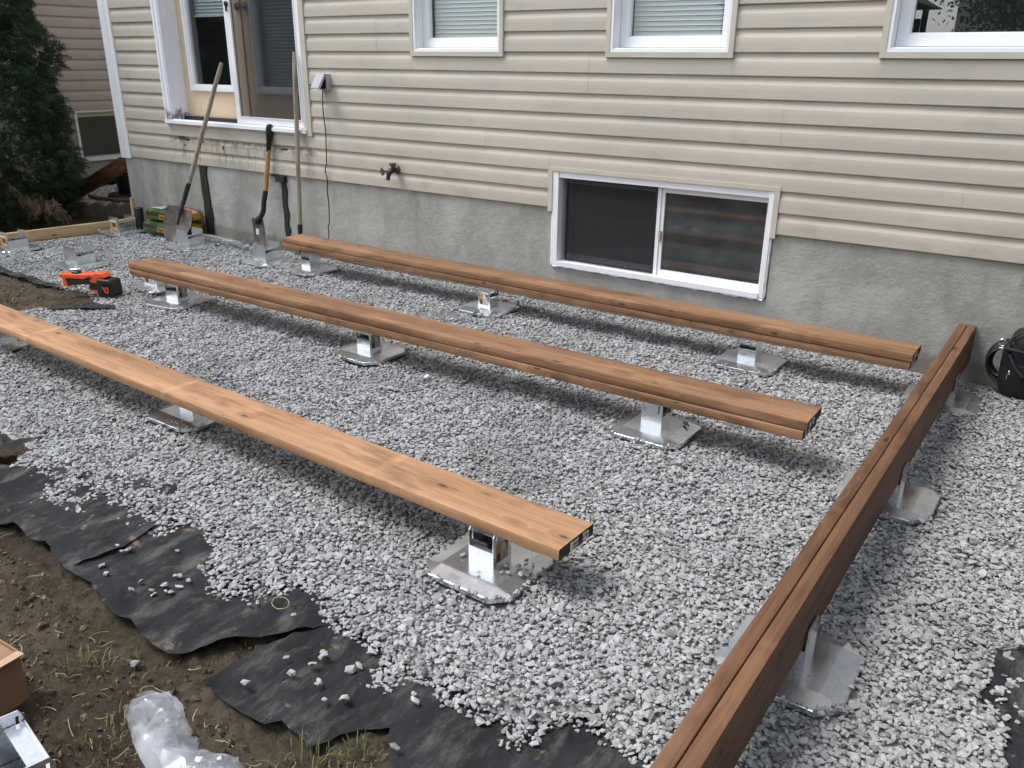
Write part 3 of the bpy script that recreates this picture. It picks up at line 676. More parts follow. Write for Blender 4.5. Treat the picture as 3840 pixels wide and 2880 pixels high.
# single stones lying on the fabric, each a thing
LOOSE = [(-2.312, -3.433), (-2.259, -3.451), (-2.122, -3.454), (-2.136, -3.413), (-2.067, -3.421), (-2.063, -3.38), (-2.194, -3.248), (-2.018, -3.362), (-2.014, -3.393), (-2.065, -3.326), (-2.076, -3.335), (-2.023, -3.326), (-1.634, -3.256), (-1.511, -3.39), (-1.446, -3.317), (-1.437, -3.366), (-1.373, -3.403), (-1.454, -3.422), (-1.314, -3.44), (-2.336, -3.353), (-2.329, -3.336), (-2.378, -3.344), (-1.522, -3.513), (-1.843, -3.624), (-1.777, -3.296), (-1.766, -3.279), (-1.278, -3.406), (-1.341, -3.323), (-1.331, -3.302), (-1.147, -3.296), (-1.128, -3.312), (-1.068, -3.452), (-1.436, -3.33), (-1.371, -3.412), (-2.045, -3.43), (-2.03, -3.40)]
lib = list(LIB.objects)
for i, (x, y) in enumerate(LOOSE):
    o = bpy.data.objects.new('loose_stone', lib[i % 18].data); C.objects.link(o)
    o.location = (x, y, (-.008 if x > -2.45 and y > -3.56 else -.03)); s0 = .0135 * random.uniform(.75, 1.35)
    o.scale = (s0, s0, s0); o.rotation_euler = (random.gauss(0, .3), random.gauss(0, .3), random.uniform(0, 6.28))
    if y < -3.6: tag(o, 'single pale stone lying on the bare soil', 'stone')
    elif x < -1.66: tag(o, 'loose pale stone on the middle fabric strip', 'stone', 'single stones on the middle fabric strip')
    else: tag(o, 'loose pale stone on the fabric strip by the double joist', 'stone', 'single stones on the right fabric strip')

# clods, straw and grass on the soil
SOILP = [(-3.6, -3.25), (-2.9, -3.53), (-2.4, -3.55), (-1.85, -3.60), (-1.72, -3.5), (-1.63, -3.44), (-1.66, -3.6), (-1.4, -3.62), (-1.22, -3.6), (-1.13, -3.45), (-1.05, -3.6), (-1.0, -4.1), (-2.3, -4.4), (-3.7, -4.2)]
cx, cy_, r = scatter_pts(.022, SOILP, 31, .6)
cz = -.044 + soil_w(cx, cy_)
mx_, my_, r = scatter_pts(.028, [(-7.2, -1.9), (-6.5, -1.76), (-5.7, -1.75), (-5.3, -1.82), (-5.35, -2.1), (-5.6, -2.3), (-6.4, -2.5)], 33, .8)
mz = -.022 + soil_w2(mx_, my_); cx = np.concatenate([cx, mx_]); cy_ = np.concatenate([cy_, my_]); cz = np.concatenate([cz, mz])
sc = .0055 * np.clip(rng.lognormal(0, .55, len(cx)), .3, 3.2)
co = gn_scatter('soil_clods', np.stack([cx, cy_, cz], 1), rng.uniform(0, 6.28, (len(cx), 3)), np.stack([sc, sc, sc * .8], 1), rng.integers(0, 8, len(cx)), LIBC)
tag(co, 'small brown clods and crumbs strewn over the soil', 'soil clods', kind='stuff')

def blades(name, mat, items, label, cat):
    """items: (x, y, z, n, spread, height, lean)"""
    V = []; F = []
    for (x, y, z, k, spr, hgt, lean) in items:
        for _ in range(int(k * .25)):
            a = random.uniform(0, 6.28); d = spr * math.sqrt(random.random())
            b = Vector((x + d * math.cos(a), y + d * math.sin(a), z)); h = hgt * random.uniform(.3, .85)
            dr = Vector((math.cos(a + random.gauss(0, .8)), math.sin(a + random.gauss(0, .8)), 0)) * lean * random.uniform(.3, 1.4)
            wv = Vector((-dr.y, dr.x, 0)).normalized() * random.uniform(.0008, .0017)
            p = [b, b + dr * h * .35 + Vector((0, 0, h * .6)), b + dr * h * 1.0 + Vector((0, 0, h * random.uniform(.5, .95)))]
            i = len(V); V += [p[0] - wv, p[0] + wv, p[1] - wv * .8, p[1] + wv * .8, p[2]]
            F += [(i, i + 1, i + 3), (i, i + 3, i + 2), (i + 2, i + 3, i + 4)]
    return tag(mesh_np(name, np.array([tuple(v) for v in V]), np.array(F), mat), label, cat, kind='stuff')
blades('grass', 'grass', [(-1.942, -3.71, -.045, 130, .055, .075, 1.0), (-1.90, -3.68, -.045, 60, .05, .05, 1.2), (-1.774, -3.683, -.045, 60, .05, .04, 1.2), (-1.61, -3.834, -.045, 220, .07, .055, .8), (-1.68, -3.80, -.045, 120, .06, .05, .8), (-1.204, -3.60, -.045, 420, .09, .055, .9), (-1.13, -3.50, -.045, 300, .05, .045, .9), (-1.08, -3.60, -.045, 200, .08, .05, .9), (-2.3, -3.53, -.04, 40, .05, .03, 1.3), (-1.649, -3.42, -.04, 45, .035, .03, 1.2), (-1.86, -3.61, -.04, 24, .03, .05, 1.2),
        (-5.65, -2.12, -.03, 300, .12, .05, .8), (-5.85, -2.02, -.03, 240, .14, .045, .8), (-5.55, -2.25, -.03, 200, .1, .05, .8), (-6.1, -1.95, -.03, 160, .15, .04, .8)],
       'tufts of grass growing out of the trampled soil', 'grass')
V = []; F = []
for i in range(210):
    x = random.uniform(-3.0, -1.0); y = random.uniform(-4.2, -3.4)
    if not inside([x], [y], SOILP)[0]: continue
    z = -.036 + float(soil_w(np.array([x]), np.array([y]))[0]); a = random.uniform(0, 6.28); L = random.uniform(.012, .065)
    k = len(V); w_ = .0008; bend = random.gauss(0, .4); p = Vector((x, y, z)); pts = [p]
    for j in range(3):
        p = p + Vector((math.cos(a + bend * j), math.sin(a + bend * j), random.gauss(.05, .12))) * L / 3; pts.append(p)
    for j, p in enumerate(pts):
        nn = Vector((-math.sin(a), math.cos(a), 0)) * w_; V += [p - nn, p + nn]
        if j: F += [(k + 2 * j - 2, k + 2 * j - 1, k + 2 * j + 1), (k + 2 * j - 2, k + 2 * j + 1, k + 2 * j)]
tag(mesh_np('straw', np.array([tuple(v) for v in V]), np.array(F), 'straw'), 'dry straw and root bits scattered on the soil', 'straw', kind='stuff')

# ================================================================== HOUSE
CH = .1143
PROF = [(0., .002), (0., .0158), (.003, .0168), (.040, .0160), (.0690, .0152), (.0720, .0144), (.084, .0092), (.096, .0052), (CH, .0030)]
def prof_clip(a, b):
    pts = []
    def at(z):
        for (z0, o0), (z1, o1) in zip(PROF[1:], PROF[2:]):
            if z0 <= z <= z1: return o0 + (o1 - o0) * (z - z0) / (z1 - z0)
        return PROF[-1][1]
    if a <= 0: pts += [PROF[0], PROF[1]]
    else: pts.append((a, at(a)))
    pts += [p for p in PROF[2:-1] if a < p[0] < b]
    pts.append((b, at(b))); return pts
def siding(parent, u0, u1, zb, n, openings, to3, mat, seams=lambda k: []):
    for k in range(n):
        zl, zh = zb + k * CH, zb + (k + 1) * CH
        cuts = sorted({u0, u1, *[o[0] for o in openings], *[o[1] for o in openings], *seams(k)})
        cuts = [c for c in cuts if u0 <= c <= u1]
        segs = []
        for a, b in zip(cuts, cuts[1:]):
            lo, hi = 0., CH
            for (x0, x1, z0, z1) in openings:
                if x0 < (a + b) / 2 < x1:
                    if z0 <= zl and z1 >= zh: lo = hi = 0
                    elif z0 > zl and z0 < zh: hi = min(hi, z0 - zl)
                    elif z1 > zl and z1 < zh: lo = max(lo, z1 - zl)
            if hi - lo < .004: continue
            if segs and abs(segs[-1][1] - a) < 1e-6 and segs[-1][2:] == (lo, hi) and a not in seams(k): segs[-1] = (segs[-1][0], b, lo, hi)
            else: segs.append((a, b, lo, hi))
        for j, (a, b, lo, hi) in enumerate(segs):
            pr_ = prof_clip(lo, hi); m = MB(); off = .0012 * (j % 2)
            us = np.linspace(a, b, max(2, int((b - a) / .35) + 1))
            vs = []
            for u in us:
                wob = .0026 * noise.noise((u * 1.6, zl * 7, 2.0)); 
                for (z, o_) in pr_: vs.append(to3(u, o_ + off + wob, zl + z + .0008 * noise.noise((u * .9, k * 3.1, 5.))))
            q = len(pr_)
            fs = [(i * q + t, (i + 1) * q + t, (i + 1) * q + t + 1, i * q + t + 1) for i in range(len(us) - 1) for t in range(q - 1)]
            m.add(vs, fs); m.build('siding_course', mat, parent, smooth=True, sharp=14)

ZS = .600   # bottom of the siding
DOOR = (-6.835, -5.002, .915, 3.08)
W1 = (-3.988, -3.230, 1.486, 2.62); W2 = (-2.510, -1.750, 1.486, 2.62); W3 = (-1.025, .90, 1.490, 2.62)
BW = (-2.878, -1.416, .2, .850)
house = thing('house', 'beige vinyl sided house with grey concrete foundation behind the deck frame', 'house', (-3.2, 0, 0))
SEAM = {0: [-4.08], 1: [-4.08], 2: [-3.37, -.55], 3: [-3.37, -.55], 4: [-1.45], 5: [-1.45], 6: [-2.62], 7: [-2.62], 8: [-4.3], 9: [-4.3]}
siding(house, -7.49, 2.4, ZS, 42, [DOOR, W1, W2, W3, BW], lambda u, o_, z: (u, -o_, z), 'siding', lambda k: SEAM.get(k, []))
# sheathing behind the siding, with the real openings
m = MB()
def wallbox(m, x0, x1, y0, y1, z0, z1, holes):
    xs = sorted({x0, x1, *[h[0] for h in holes], *[h[1] for h in holes]}); xs = [x for x in xs if x0 <= x <= x1]
    for a, b in zip(xs, xs[1:]):
        zz = [(z0, z1)]
        for h in holes:
            if h[0] <= a and b <= h[1]:
                zz = [seg for p, q in zz for seg in ((p, min(q, h[2])), (max(p, h[3]), q)) if seg[1] - seg[0] > 1e-4]
        for p, q in zz: m.box(a, b, y0, y1, p, q)
sh = [tuple((h[0] + .02, h[1] - .02, h[2] + .02, h[3] - .02)) for h in (DOOR, W1, W2, W3, BW)]
wallbox(m, -7.6, 2.4, .001, .16, .601, 5.40, sh); m.build('sheathing', 'trim', house)
m = MB(); wallbox(m, -7.6, 2.4, -.002, .22, -.12, .5995, [(-2.842, -1.430, .228, .7)]); m.build('foundation_wall', 'concrete', house)
m = MB(); m.box(-7.602, -7.44, .17, 7, -.1, 5.4); m.box(2.40, 2.56, .0, 7, -.1, 5.4); m.box(-7.6, 2.56, 6.9, 7.1, -.1, 5.4); m.build('outer_wall', 'siding_far', house)
m = MB(); m.box(-8.0, 2.9, -.38, 7.4, 5.402, 5.56); m.build('roof', 'trim', house)
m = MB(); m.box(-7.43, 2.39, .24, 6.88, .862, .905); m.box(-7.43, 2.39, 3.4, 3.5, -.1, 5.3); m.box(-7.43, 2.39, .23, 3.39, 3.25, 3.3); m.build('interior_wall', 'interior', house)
m = MB()
m.prism([(-7.632, -.024), (-7.478, -.024), (-7.478, .0), (-7.494, .0), (-7.494, -.006), (-7.61, -.006), (-7.61, .12), (-7.632, .12)], .585, 5.4, 'z')
m.box(-7.580, -7.545, -.0285, -.0242, .585, 5.4)
m.build('corner_post', 'white', house)

def frame_ring(m, x0, x1, z0, z1, t, y0, y1, mi=0, sides='lrbt', tb=None):
    tb = tb or t
    if 'b' in sides: m.box(x0, x1, y0, y1, z0, z0 + tb, mi)
    if 't' in sides: m.box(x0, x1, y0, y1, z1 - tb, z1, mi)
    zz0 = z0 + (tb if 'b' in sides else 0) + .0004; zz1 = z1 - (tb if 't' in sides else 0) - .0004
    if 'l' in sides: m.box(x0, x0 + t, y0, y1, zz0, zz1, mi)
    if 'r' in sides: m.box(x1 - t, x1, y0, y1, zz0, zz1, mi)

def blind(m, x0, x1, z0, z1, y, pitch=.0255, tilt=62):
    z = z0
    while z < z1:
        ca, sa = math.cos(R(tilt)), math.sin(R(tilt)); h = .0125
        ps = [(-h, -.0), (-h * .35, -.0022), (h * .35, -.0022), (h, 0.)]
        vs = []
        for xx in (x0, x1):
            for a, b in ps: vs.append((xx, y + a * ca - b * sa, z + a * sa + b * ca))
        m.add(vs, [(i, i + 1, 5 + i, 4 + i) for i in range(3)]); z += pitch

def window(W, split=None, blinds=True, lab=''):
    x0, x1, z0, z1 = W
    m = MB(); frame_ring(m, x0, x1, z0, z1, .027, -.028, .004)
    w = m.build('window', 'trim', house); w['label'] = lab
    m = MB(); frame_ring(m, x0 + .0275, x1 - .0275, z0 + .0275, z1 - .0275, .016, -.024, .012)
    frame_ring(m, x0 + .036, x1 - .036, z0 + .040, z1 - .036, .010, -.012, .095)
    m.build('window_frame', 'white', w)
    sx0, sx1, sz0 = x0 + .047, x1 - .047, z0 + .053
    m = MB(); t = .053
    mids = [sx0, sx1] if split is None else [sx0, split, sx1]
    for a, b in zip(mids, mids[1:]):
        frame_ring(m, a + .001, b - .001, sz0, z1 - .05, t, .055, .10)
        frame_ring(m, a + t - .001, b - t + .001, sz0 + t - .001, z1 - .05 - t + .001, .008, .066, .094)
    m.build('sash', 'white', w)
    for a, b in zip(mids, mids[1:]):
        m = MB(); m.box(a + t, b - t, .082, .086, sz0 + t, z1 - .05 - t); m.build('pane', 'glass' if blinds else 'glass_coat', w)
    m = MB(); m.box(sx0 + t + .007, sx0 + t + .011, .0875, .0925, sz0 + t, z1 - .1); m.build('spacer', 'dark_metal', w)
    if blinds:
        m = MB(); blind(m, sx0 + t - .01, sx1 - t + .01, sz0 + t - .005, z1 - .1, .125); b = m.build('blind', 'blind', w); b['kind'] = 'stuff'
    return w
window(W1, lab='window with closed pale blind nearest the patio door')
window(W2, lab='middle window with a pale blind above the basement window')
window(W3, blinds=False, lab='wide dark window reflecting a tree and a cream house')

# ---- basement slider
m = MB(); m.box(BW[0], BW[1], -.022, .006, .826, .850); m.box(BW[0], BW[0] + .030, -.022, .006, .576, .8255); m.box(BW[1] - .030, BW[1], -.022, .006, .576, .8255)
bw = m.build('window', 'trim', house); bw['label'] = 'low sliding basement window with white frame and dark insect screen'
m = MB()
m.box(-2.8475, -2.806, -.016, .10, .236, .8255); m.box(-1.4725, -1.4465, -.016, .10, .236, .8255)
m.box(-2.8055, -1.473, -.010, .10, .788, .8255); m.box(-2.8055, -1.473, -.024, .10, .232, .262)
# rough caulk bead round the frame, lying on the concrete
pts = [(-2.85, -.006, .60)] + [(-2.85 + random.uniform(-.0015, .0015), -.004, z) for z in np.linspace(.58, .24, 12)]
pts += [(x, -.008, .230 + random.uniform(-.007, .006)) for x in np.linspace(-2.83, -1.45, 46)]
pts += [(-1.441 + random.uniform(-.0015, .0015), -.004, z) for z in np.linspace(.245, .57, 12)]
m.tube(pts, [random.uniform(.008, .012) for _ in pts], 7, flat=.7)
m.build('window_frame', 'white', bw)
m = MB(); frame_ring(m, -2.122, -1.4735, .2625, .7875, .020, .036, .062, tb=.034); m.box(-2.1455, -2.1235, .030, .070, .2625, .7875); m.build('sash', 'white', bw)
m = MB(); m.box(-2.10, -1.494, .047, .051, .297, .753); m.build('pane', 'glass_low', bw)
m = MB(); frame_ring(m, -2.8055, -2.146, .2625, .7875, .016, .068, .090, tb=.040); m.build('inner_sash', 'alu', bw)
m = MB(); m.box(-2.79, -2.162, .078, .082, .303, .747); m.build('pane', 'glass_low', bw)
m = MB(); frame_ring(m, -2.775, -2.148, .268, .785, .010, .030, .040); m.build('screen_frame', 'dark_metal', bw)
m = MB(); m.add([(-2.765, .036, .278), (-2.158, .036, .278), (-2.158, .036, .775), (-2.765, .036, .775)], [(0, 1, 2, 3)]); m.build('insect_screen', 'screen', bw)
m = MB(); m.box(-2.121, -2.108, .018, .0355, .47, .53); m.box(-2.117, -2.104, .010, .018, .50, .515); m.build('latch', 'alu', bw)

# ---- patio door
m = MB(); m.box(-6.835, -6.735, -.030, .02, .962, 3.05); m.box(-6.815, -6.800, -.036, -.030, .965, 3.05); m.box(-6.765, -6.750, -.036, -.030, .965, 3.05)
m.box(-6.7355, -6.728, .0205, .15, .962, 3.05); m.box(-6.775, -6.7358, .0205, .15, .962, 3.05)
door = m.build('patio_door', 'white_peel', house); door['label'] = 'double patio door with sliding insect screen and peeling white jamb'
m = MB(); m.box(-5.052, -5.002, -.026, .01, .915, 3.05); m.box(-6.835, -5.0525, -.020, .006, .915, .932); m.box(-6.835, -5.002, -.03, .01, 3.051, 3.08); m.build('door_trim', 'trim', door)
m = MB(); m.box(-6.73, -5.053, -.045, .14, .9325, .958); m.box(-6.83, -6.7305, -.045, -.002, .9325, .9615); m.box(-6.727, -5.053, -.03, -.012, .9585, .968); m.build('door_sill', 'white', door)
m = MB(); m.box(-6.727, -5.07, .085, .14, .9585, .985); m.build('threshold', 'dark_metal', door)
m = MB(); m.box(-5.084, -5.0525, -.022, .15, .968, 3.05); m.build('door_jamb', 'white', door)
def slab(x0, x1, gx0, gx1, lab):
    m = MB(); zt = 3.03; gz0 = 1.242
    m.box(x0, gx0 - .03, .13, .172, .988, zt); m.box(gx1 + .03, x1, .13, .172, .988, zt); m.box(gx0 - .0302, gx1 + .0302, .13, .172, .988, gz0 - .03); m.box(gx0 - .0302, gx1 + .0302, .13, .172, 2.88, zt)
    s = m.build('door_leaf', 'cream', door); s['label'] = lab
    m = MB(); frame_ring(m, gx0 - .058, gx1 + .058, gz0 - .042, 2.92, .03, .112, .1298); frame_ring(m, gx0 - .028, gx1 + .028, gz0 - .014, 2.90, .020, .119, .165)
    frame_ring(m, gx0 - .012, gx1 + .012, gz0 - .002, 2.88, .012, .128, .160)
    m.build('glazing_frame', 'white', s)
    m = MB(); m.box(gx0 - .01, gx1 + .01, .143, .147, gz0, 2.88); m.build('pane', 'glass', s)
    return s
s1 = slab(-6.7275, -5.932, -6.574, -6.09, 'cream left door leaf with half lowered blind')
s2 = slab(-5.878, -5.0845, -5.711, -5.235, 'cream right door leaf behind the insect screen')
m = MB(); m.box(-5.931, -5.879, .118, .170, .988, 3.03); m.build('astragal', 'cream', door)
m = MB(); blind(m, -6.565, -6.10, 1.80, 2.85, .20, .0255, 66); m.box(-6.57, -6.095, .19, .212, 1.778, 1.793); b = m.build('blind', 'blind', door); b['kind'] = 'stuff'; b['label'] = 'half lowered pale blind behind the left glass'
m = MB(); blind(m, -5.705, -5.24, 1.25, 2.85, .20, .0255, 66); b = m.build('blind', 'blind', door); b['kind'] = 'stuff'; b['label'] = 'closed pale blind behind the screened glass'
m = MB(); m.lathe([(.0, .125), (.030, .125), (.030, .116), (.012, .112), (.012, .085), (.022, .078), (.030, .062), (.026, .045), (.012, .036), (.0, .035)], (-5.815, 0, 1.838), 20, 'y'); m.build('door_knob', 'knob', door, True)
m = MB(); m.lathe([(.0, .117), (.026, .117), (.026, .106), (.012, .102), (.0, .100)], (-5.905, 0, 1.838), 18, 'y'); m.build('door_lock', 'dark_metal', door, True)
m = MB(); m.box(-5.905, -5.898, .0, .03, 1.80, 1.87); m.lathe([(.0, -.022), (.016, -.018), (.020, -.006), (.012, .0)], (-5.892, .012, 1.855), 14, 'y'); m.build('pull', 'dark_metal', door)
m = MB(); frame_ring(m, -5.915, -5.085, .9685, 3.03, .052, .012, .036, tb=.05); frame_ring(m, -5.864, -5.136, 1.0184, 2.981, .006, .006, .0119)
scr = m.build('screen_door', 'screen_metal', door); scr['label'] = 'white framed sliding insect screen over the right leaf'
m = MB(); m.add([(-5.863, .024, 1.018), (-5.137, .024, 1.018), (-5.137, .024, 2.98), (-5.863, .024, 2.98)], [(0, 1, 2, 3)]); m.build('insect_screen', 'screen', scr)

# ---- tar lines and old hanger on the foundation
def tar(poly, lab):
    m = MB(); m.prism(poly, -.014, -.002, 'y'); o = m.build('tar_strip', 'tar', house); o['label'] = lab
def wob(x0, x1, z0, z1, k=14, top=None):
    L = [(x0 + random.uniform(-.004, .004), z) for z in np.linspace(z0, z1, k)]; Rr = [(x1 + random.uniform(-.012, .012), z) for z in np.linspace(z1, z0, k)]
    return L + Rr
tar(wob(-6.468, -6.372, .01, .592), 'wide black tar strip on the foundation behind the round shovel')
tar(wob(-5.418, -5.368, .05, .545), 'narrow black tar strip on the foundation beside the narrow spade')
m = MB(); m.box(-5.452, -5.352, -.040, -.003, .545, .592); m.box(-5.50, -5.452, -.044, -.0025, .586, .594); m.build('old_hanger', 'tar', house)
# torn nail holes left in the siding below the door
for (x, z, w_, h_) in ((-6.66, .812, .05, .016), (-6.58, .806, .03, .008), (-6.40, .80, .05, .01), (-5.34, .80, .05, .008), (-6.10, .76, .012, .02), (-6.62, .755, .018, .012)):
    m = MB(); k = 9
    m.prism([(x + math.cos(6.283 * i / k) * w_ * random.uniform(.6, 1.1), z + math.sin(6.283 * i / k) * h_ * random.uniform(.6, 1.1)) for i in range(k)], -.0165, -.010, 'y'); m.build('siding_scar', 'bark', house)

# ---- outlet box and hose tap
m = MB(); m.box(-4.857, -4.770, -.058, -.010, 1.250, 1.362)
ob = m.build('outlet_box', 'grey_metal', house); ob['label'] = 'grey outdoor socket box with its lid propped open'
m = MB(); m.box(-4.849, -4.778, -.0605, -.0582, 1.258, 1.354); m.build('socket_face', 'dark_metal', ob)
m = MB(); m.box(-.046, .046, -.004, .004, -.118, .0); m.box(-.046, -.042, .004, .014, -.118, 0); m.box(.042, .046, .004, .014, -.118, 0)
m.build('lid', 'grey_metal', ob, loc=(-4.8135, -.066, 1.366), rot=(R(-32), 0, R(-6)))
m = MB(); m.box(-4.835, -4.805, -.085, -.0606, 1.275, 1.305); m.build('plug', 'black_plastic', ob)
m = MB(); m.lathe([(.0, -.010), (.030, -.012), (.032, -.018), (.022, -.024), (.016, -.03), (.016, -.045)], (-4.155, 0, .735), 18, 'y')
tp = m.build('hose_tap', 'brass', house, True); tp['label'] = 'weathered hose tap sticking out of the siding'
m = MB(); m.tube([(-4.155, -.04, .735), (-4.160, -.075, .733), (-4.162, -.092, .718), (-4.164, -.102, .690), (-4.164, -.106, .668)], [.019, .021, .018, .014, .0145], 12); m.build('spout', 'dark_metal', tp, True)
m = MB(); m.lathe([(.0, .782), (.024, .782), (.026, .772), (.022, .764), (.0, .764)], (-4.157, -.058, 0), 14); m.tube([(-4.157, -.058, .735), (-4.157, -.058, .766)], .013, 10); m.build('vent_cap', 'brass', tp, True)
m = MB(); m.tube([(-4.162, -.085, .730), (-4.185, -.130, .728)], .007, 8); m.build('stem', 'brass', tp, True)
m = MB(); k = 26; pts = []
ax = Vector((-.35, -.9, -.05)).normalized(); u_ = ax.cross(Vector((0, 0, 1))).normalized(); v_ = ax.cross(u_)
for i in range(k + 1):
    a = 6.283 * i / k; rr = .022 + .003 * math.cos(a * 5); pts.append(Vector((-4.188, -.134, .728)) + (u_ * math.cos(a) + v_ * math.sin(a)) * rr)
m.tube(pts, .0048, 7)
for i in range(4):
    a = 6.283 * i / 4; m.tube([Vector((-4.188, -.134, .728)), Vector((-4.188, -.134, .728)) + (u_ * math.cos(a) + v_ * math.sin(a)) * .021], .0035, 6)
m.build('wheel_handle', 'brass', tp, True)

# cord hanging from the socket
cp_ = [(-4.823, 1.285), (-4.839, 1.26), (-4.849, 1.143), (-4.847, 1.054), (-4.840, 1.0), (-4.838, .95), (-4.842, .871), (-4.853, .726), (-4.871, .678), (-4.857, .608), (-4.866, .518), (-4.858, .428), (-4.869, .275), (-4.884, .255), (-4.881, .199), (-4.855, .153), (-4.80, .09), (-4.72, .05), (-4.55, .035), (-4.3, .03)]
def smooth_path(pts, k=5):
    P = [Vector(p) for p in pts]; out = []
    for i in range(len(P) - 1):
        p0, p1, p2, p3 = P[max(i - 1, 0)], P[i], P[i + 1], P[min(i + 2, len(P) - 1)]
        for j in range(k):
            t = j / k; out.append(.5 * ((2 * p1) + (p2 - p0) * t + (2 * p0 - 5 * p1 + 4 * p2 - p3) * t * t + (3 * p1 - p0 - 3 * p2 + p3) * t ** 3))
    out.append(P[-1]); return out
m = MB(); m.tube(smooth_path([(x, (-.085 if i == 0 else -.036 - max(0, .2 - z) * .7), z) for i, (x, z) in enumerate(cp_)]), .0042, 7)
tag(m.build('power_cord', 'black_rubber', smooth=True), 'thin black power cord hanging from the outdoor socket', 'cord')

# ================================================================== NEIGHBOURING HOUSE (left, its wall faces this yard)
XN = -10.2
nb = thing('neighbour_house', 'pinkish sided neighbouring house glimpsed beside the cedar', 'house', (XN, 2, 0))
siding(nb, -4.5, 7.0, .862, 34, [], lambda u, o_, z: (XN + o_, u, z), 'siding_pink')
m = MB(); m.box(XN - .3, XN - .001, -4.5, 7.0, .863, 4.8); m.build('sheathing', 'siding_pink', nb)
NW = (.995, 2.45, .318, .835)
m = MB()
for a, b, c0, c1 in ((-4.5, NW[0], -.1, .86), (NW[1], 7.0, -.1, .86), (NW[0], NW[1], -.1, .275)): m.box(XN - .25, XN - .003, a, b, c0, c1)
m.build('foundation_wall', 'concrete', nb)
m = MB(); m.box(XN - .12, XN + .012, NW[0] - .005, NW[1], .838, .861); m.box(XN - .12, XN + .006, NW[0] - .015, NW[0] + .015, .318, .8375); m.box(XN - .2, XN + .03, NW[0] - .10, NW[1], .276, .3175)
nw = m.build('window', 'white', nb); nw['label'] = 'dark basement window of the neighbouring house'
m = MB(); m.box(XN - .10, XN - .02, NW[0] + .03, NW[1], .785, .8375); m.build('window_head', 'trim', nw)
m = MB(); m.box(XN - .09, XN - .085, NW[0] + .03, NW[1], .318, .785); m.build('pane', 'glass', nw)
m = MB(); m.box(XN - 1.5, XN - 1.45, NW[0] - .5, NW[1] + .5, -.1, .86); m.box(XN - 1.45, XN - .26, NW[0] - .5, NW[0] - .45, -.1, .86); m.box(XN - 1.45, XN - .26, NW[1] + .45, NW[1] + .5, -.1, .86); m.box(XN - 1.5, XN - .31, NW[0] - .5, NW[1] + .5, .864, .9); m.build('interior_wall', 'interior', nb)
m = MB(); m.box(XN - 4, XN + .35, -4.8, 7.3, 4.802, 4.95); m.build('roof', 'trim', nb)

# corrugated drain pipe along its foot
m = MB(); prof = []
y = -.2
while y < 3.2: prof += [(.040, y), (.050, y + .006), (.050, y + .014), (.040, y + .02)]; y += .026
m.lathe(prof, (XN + .10, 0, .03), 16, 'y'); tag(m.build('drain_pipe', 'black_plastic', smooth=False), 'black corrugated drain pipe along the neighbouring foundation', 'pipe')

# river pebbles
PEB = [(-10.05, .15), (-9.3, .05), (-8.6, .10), (-8.15, .16), (-7.66, .45), (-7.66, 2.2), (-10.05, 2.2)]
px_, py_, r = scatter_pts(.032, PEB, 41)
n = len(px_); sc = .022 * np.clip(rng.lognormal(0, .3, n), .5, 1.9)
pb = gn_scatter('river_pebbles', np.stack([px_, py_, -.035 + rng.uniform(-.008, .014, n)], 1), np.stack([rng.normal(0, .4, n), rng.normal(0, .4, n), rng.uniform(0, 6.28, n)], 1), np.stack([sc, sc, sc], 1), rng.integers(0, 8, n), LIBR)
tag(pb, 'rounded pale river pebbles around the black plant pot', 'pebbles', kind='stuff')
# plant pot on plastic tray
t = thing('plant_pot', 'black plastic plant pot standing among river pebbles', 'plant pot', (-8.97, .80, 0))
m = MB(); m.lathe([(.0, .01), (.105, .01), (.112, .03), (.128, .21), (.138, .213), (.140, .245), (.130, .247), (.126, .20), (.0, .19)], (-8.97, .80, .0), 24); m.build('pot_body', 'black_plastic', t, True)
m = MB(); m.superell((-8.97, .80, .195), (.118, .118, .025), 2, 20, 8, fn=lambda v: v + Vector((0, 0, .012 * noise.noise(v * 30)))); m.build('potting_soil', 'soil', t, True)
m = MB(); m.superell((-8.94, .76, .0), (.24, .17, .055), 2.6, 26, 10, fn=lambda v: v * (1 + .25 * noise.noise(v * 9))); tag(m.build('plastic_sheet', 'black_plastic', smooth=True), 'crumpled black plastic under the plant pot', 'plastic sheet')
m = MB(); m.prism([(-9.35, .52), (-9.1, .46), (-8.78, .50), (-8.55, .60), (-8.60, .63), (-8.82, .56), (-9.1, .52), (-9.33, .57)], -.03, .022, 'z'); tag(m.build('edging_strip', 'edging'), 'curved brown edging strip in front of the plant pot', 'edging')
# scalloped edging stones
for i, (x, y) in enumerate([(-8.62, -.10), (-8.47, -.02), (-8.32, .05), (-8.17, .13), (-8.02, .20)]):
    m = MB(); k = 12
    m.prism([(-.078, -.06), (.078, -.06)] + [(.078 * math.cos(math.pi * j / k), .035 + .055 * math.sin(math.pi * j / k)) for j in range(k + 1)], -.022, .022, 'y')
    o = m.build('edging_stone', 'edging', loc=(x, y, 0), rot=(0, 0, R(27 + random.uniform(-3, 3))))
    tag(o, 'brown scalloped edging stone, %s in its row beside the house corner' % ['leftmost', 'second from the left', 'middle one', 'second from the right', 'rightmost'][i], 'edging stone', 'scalloped edging stones')
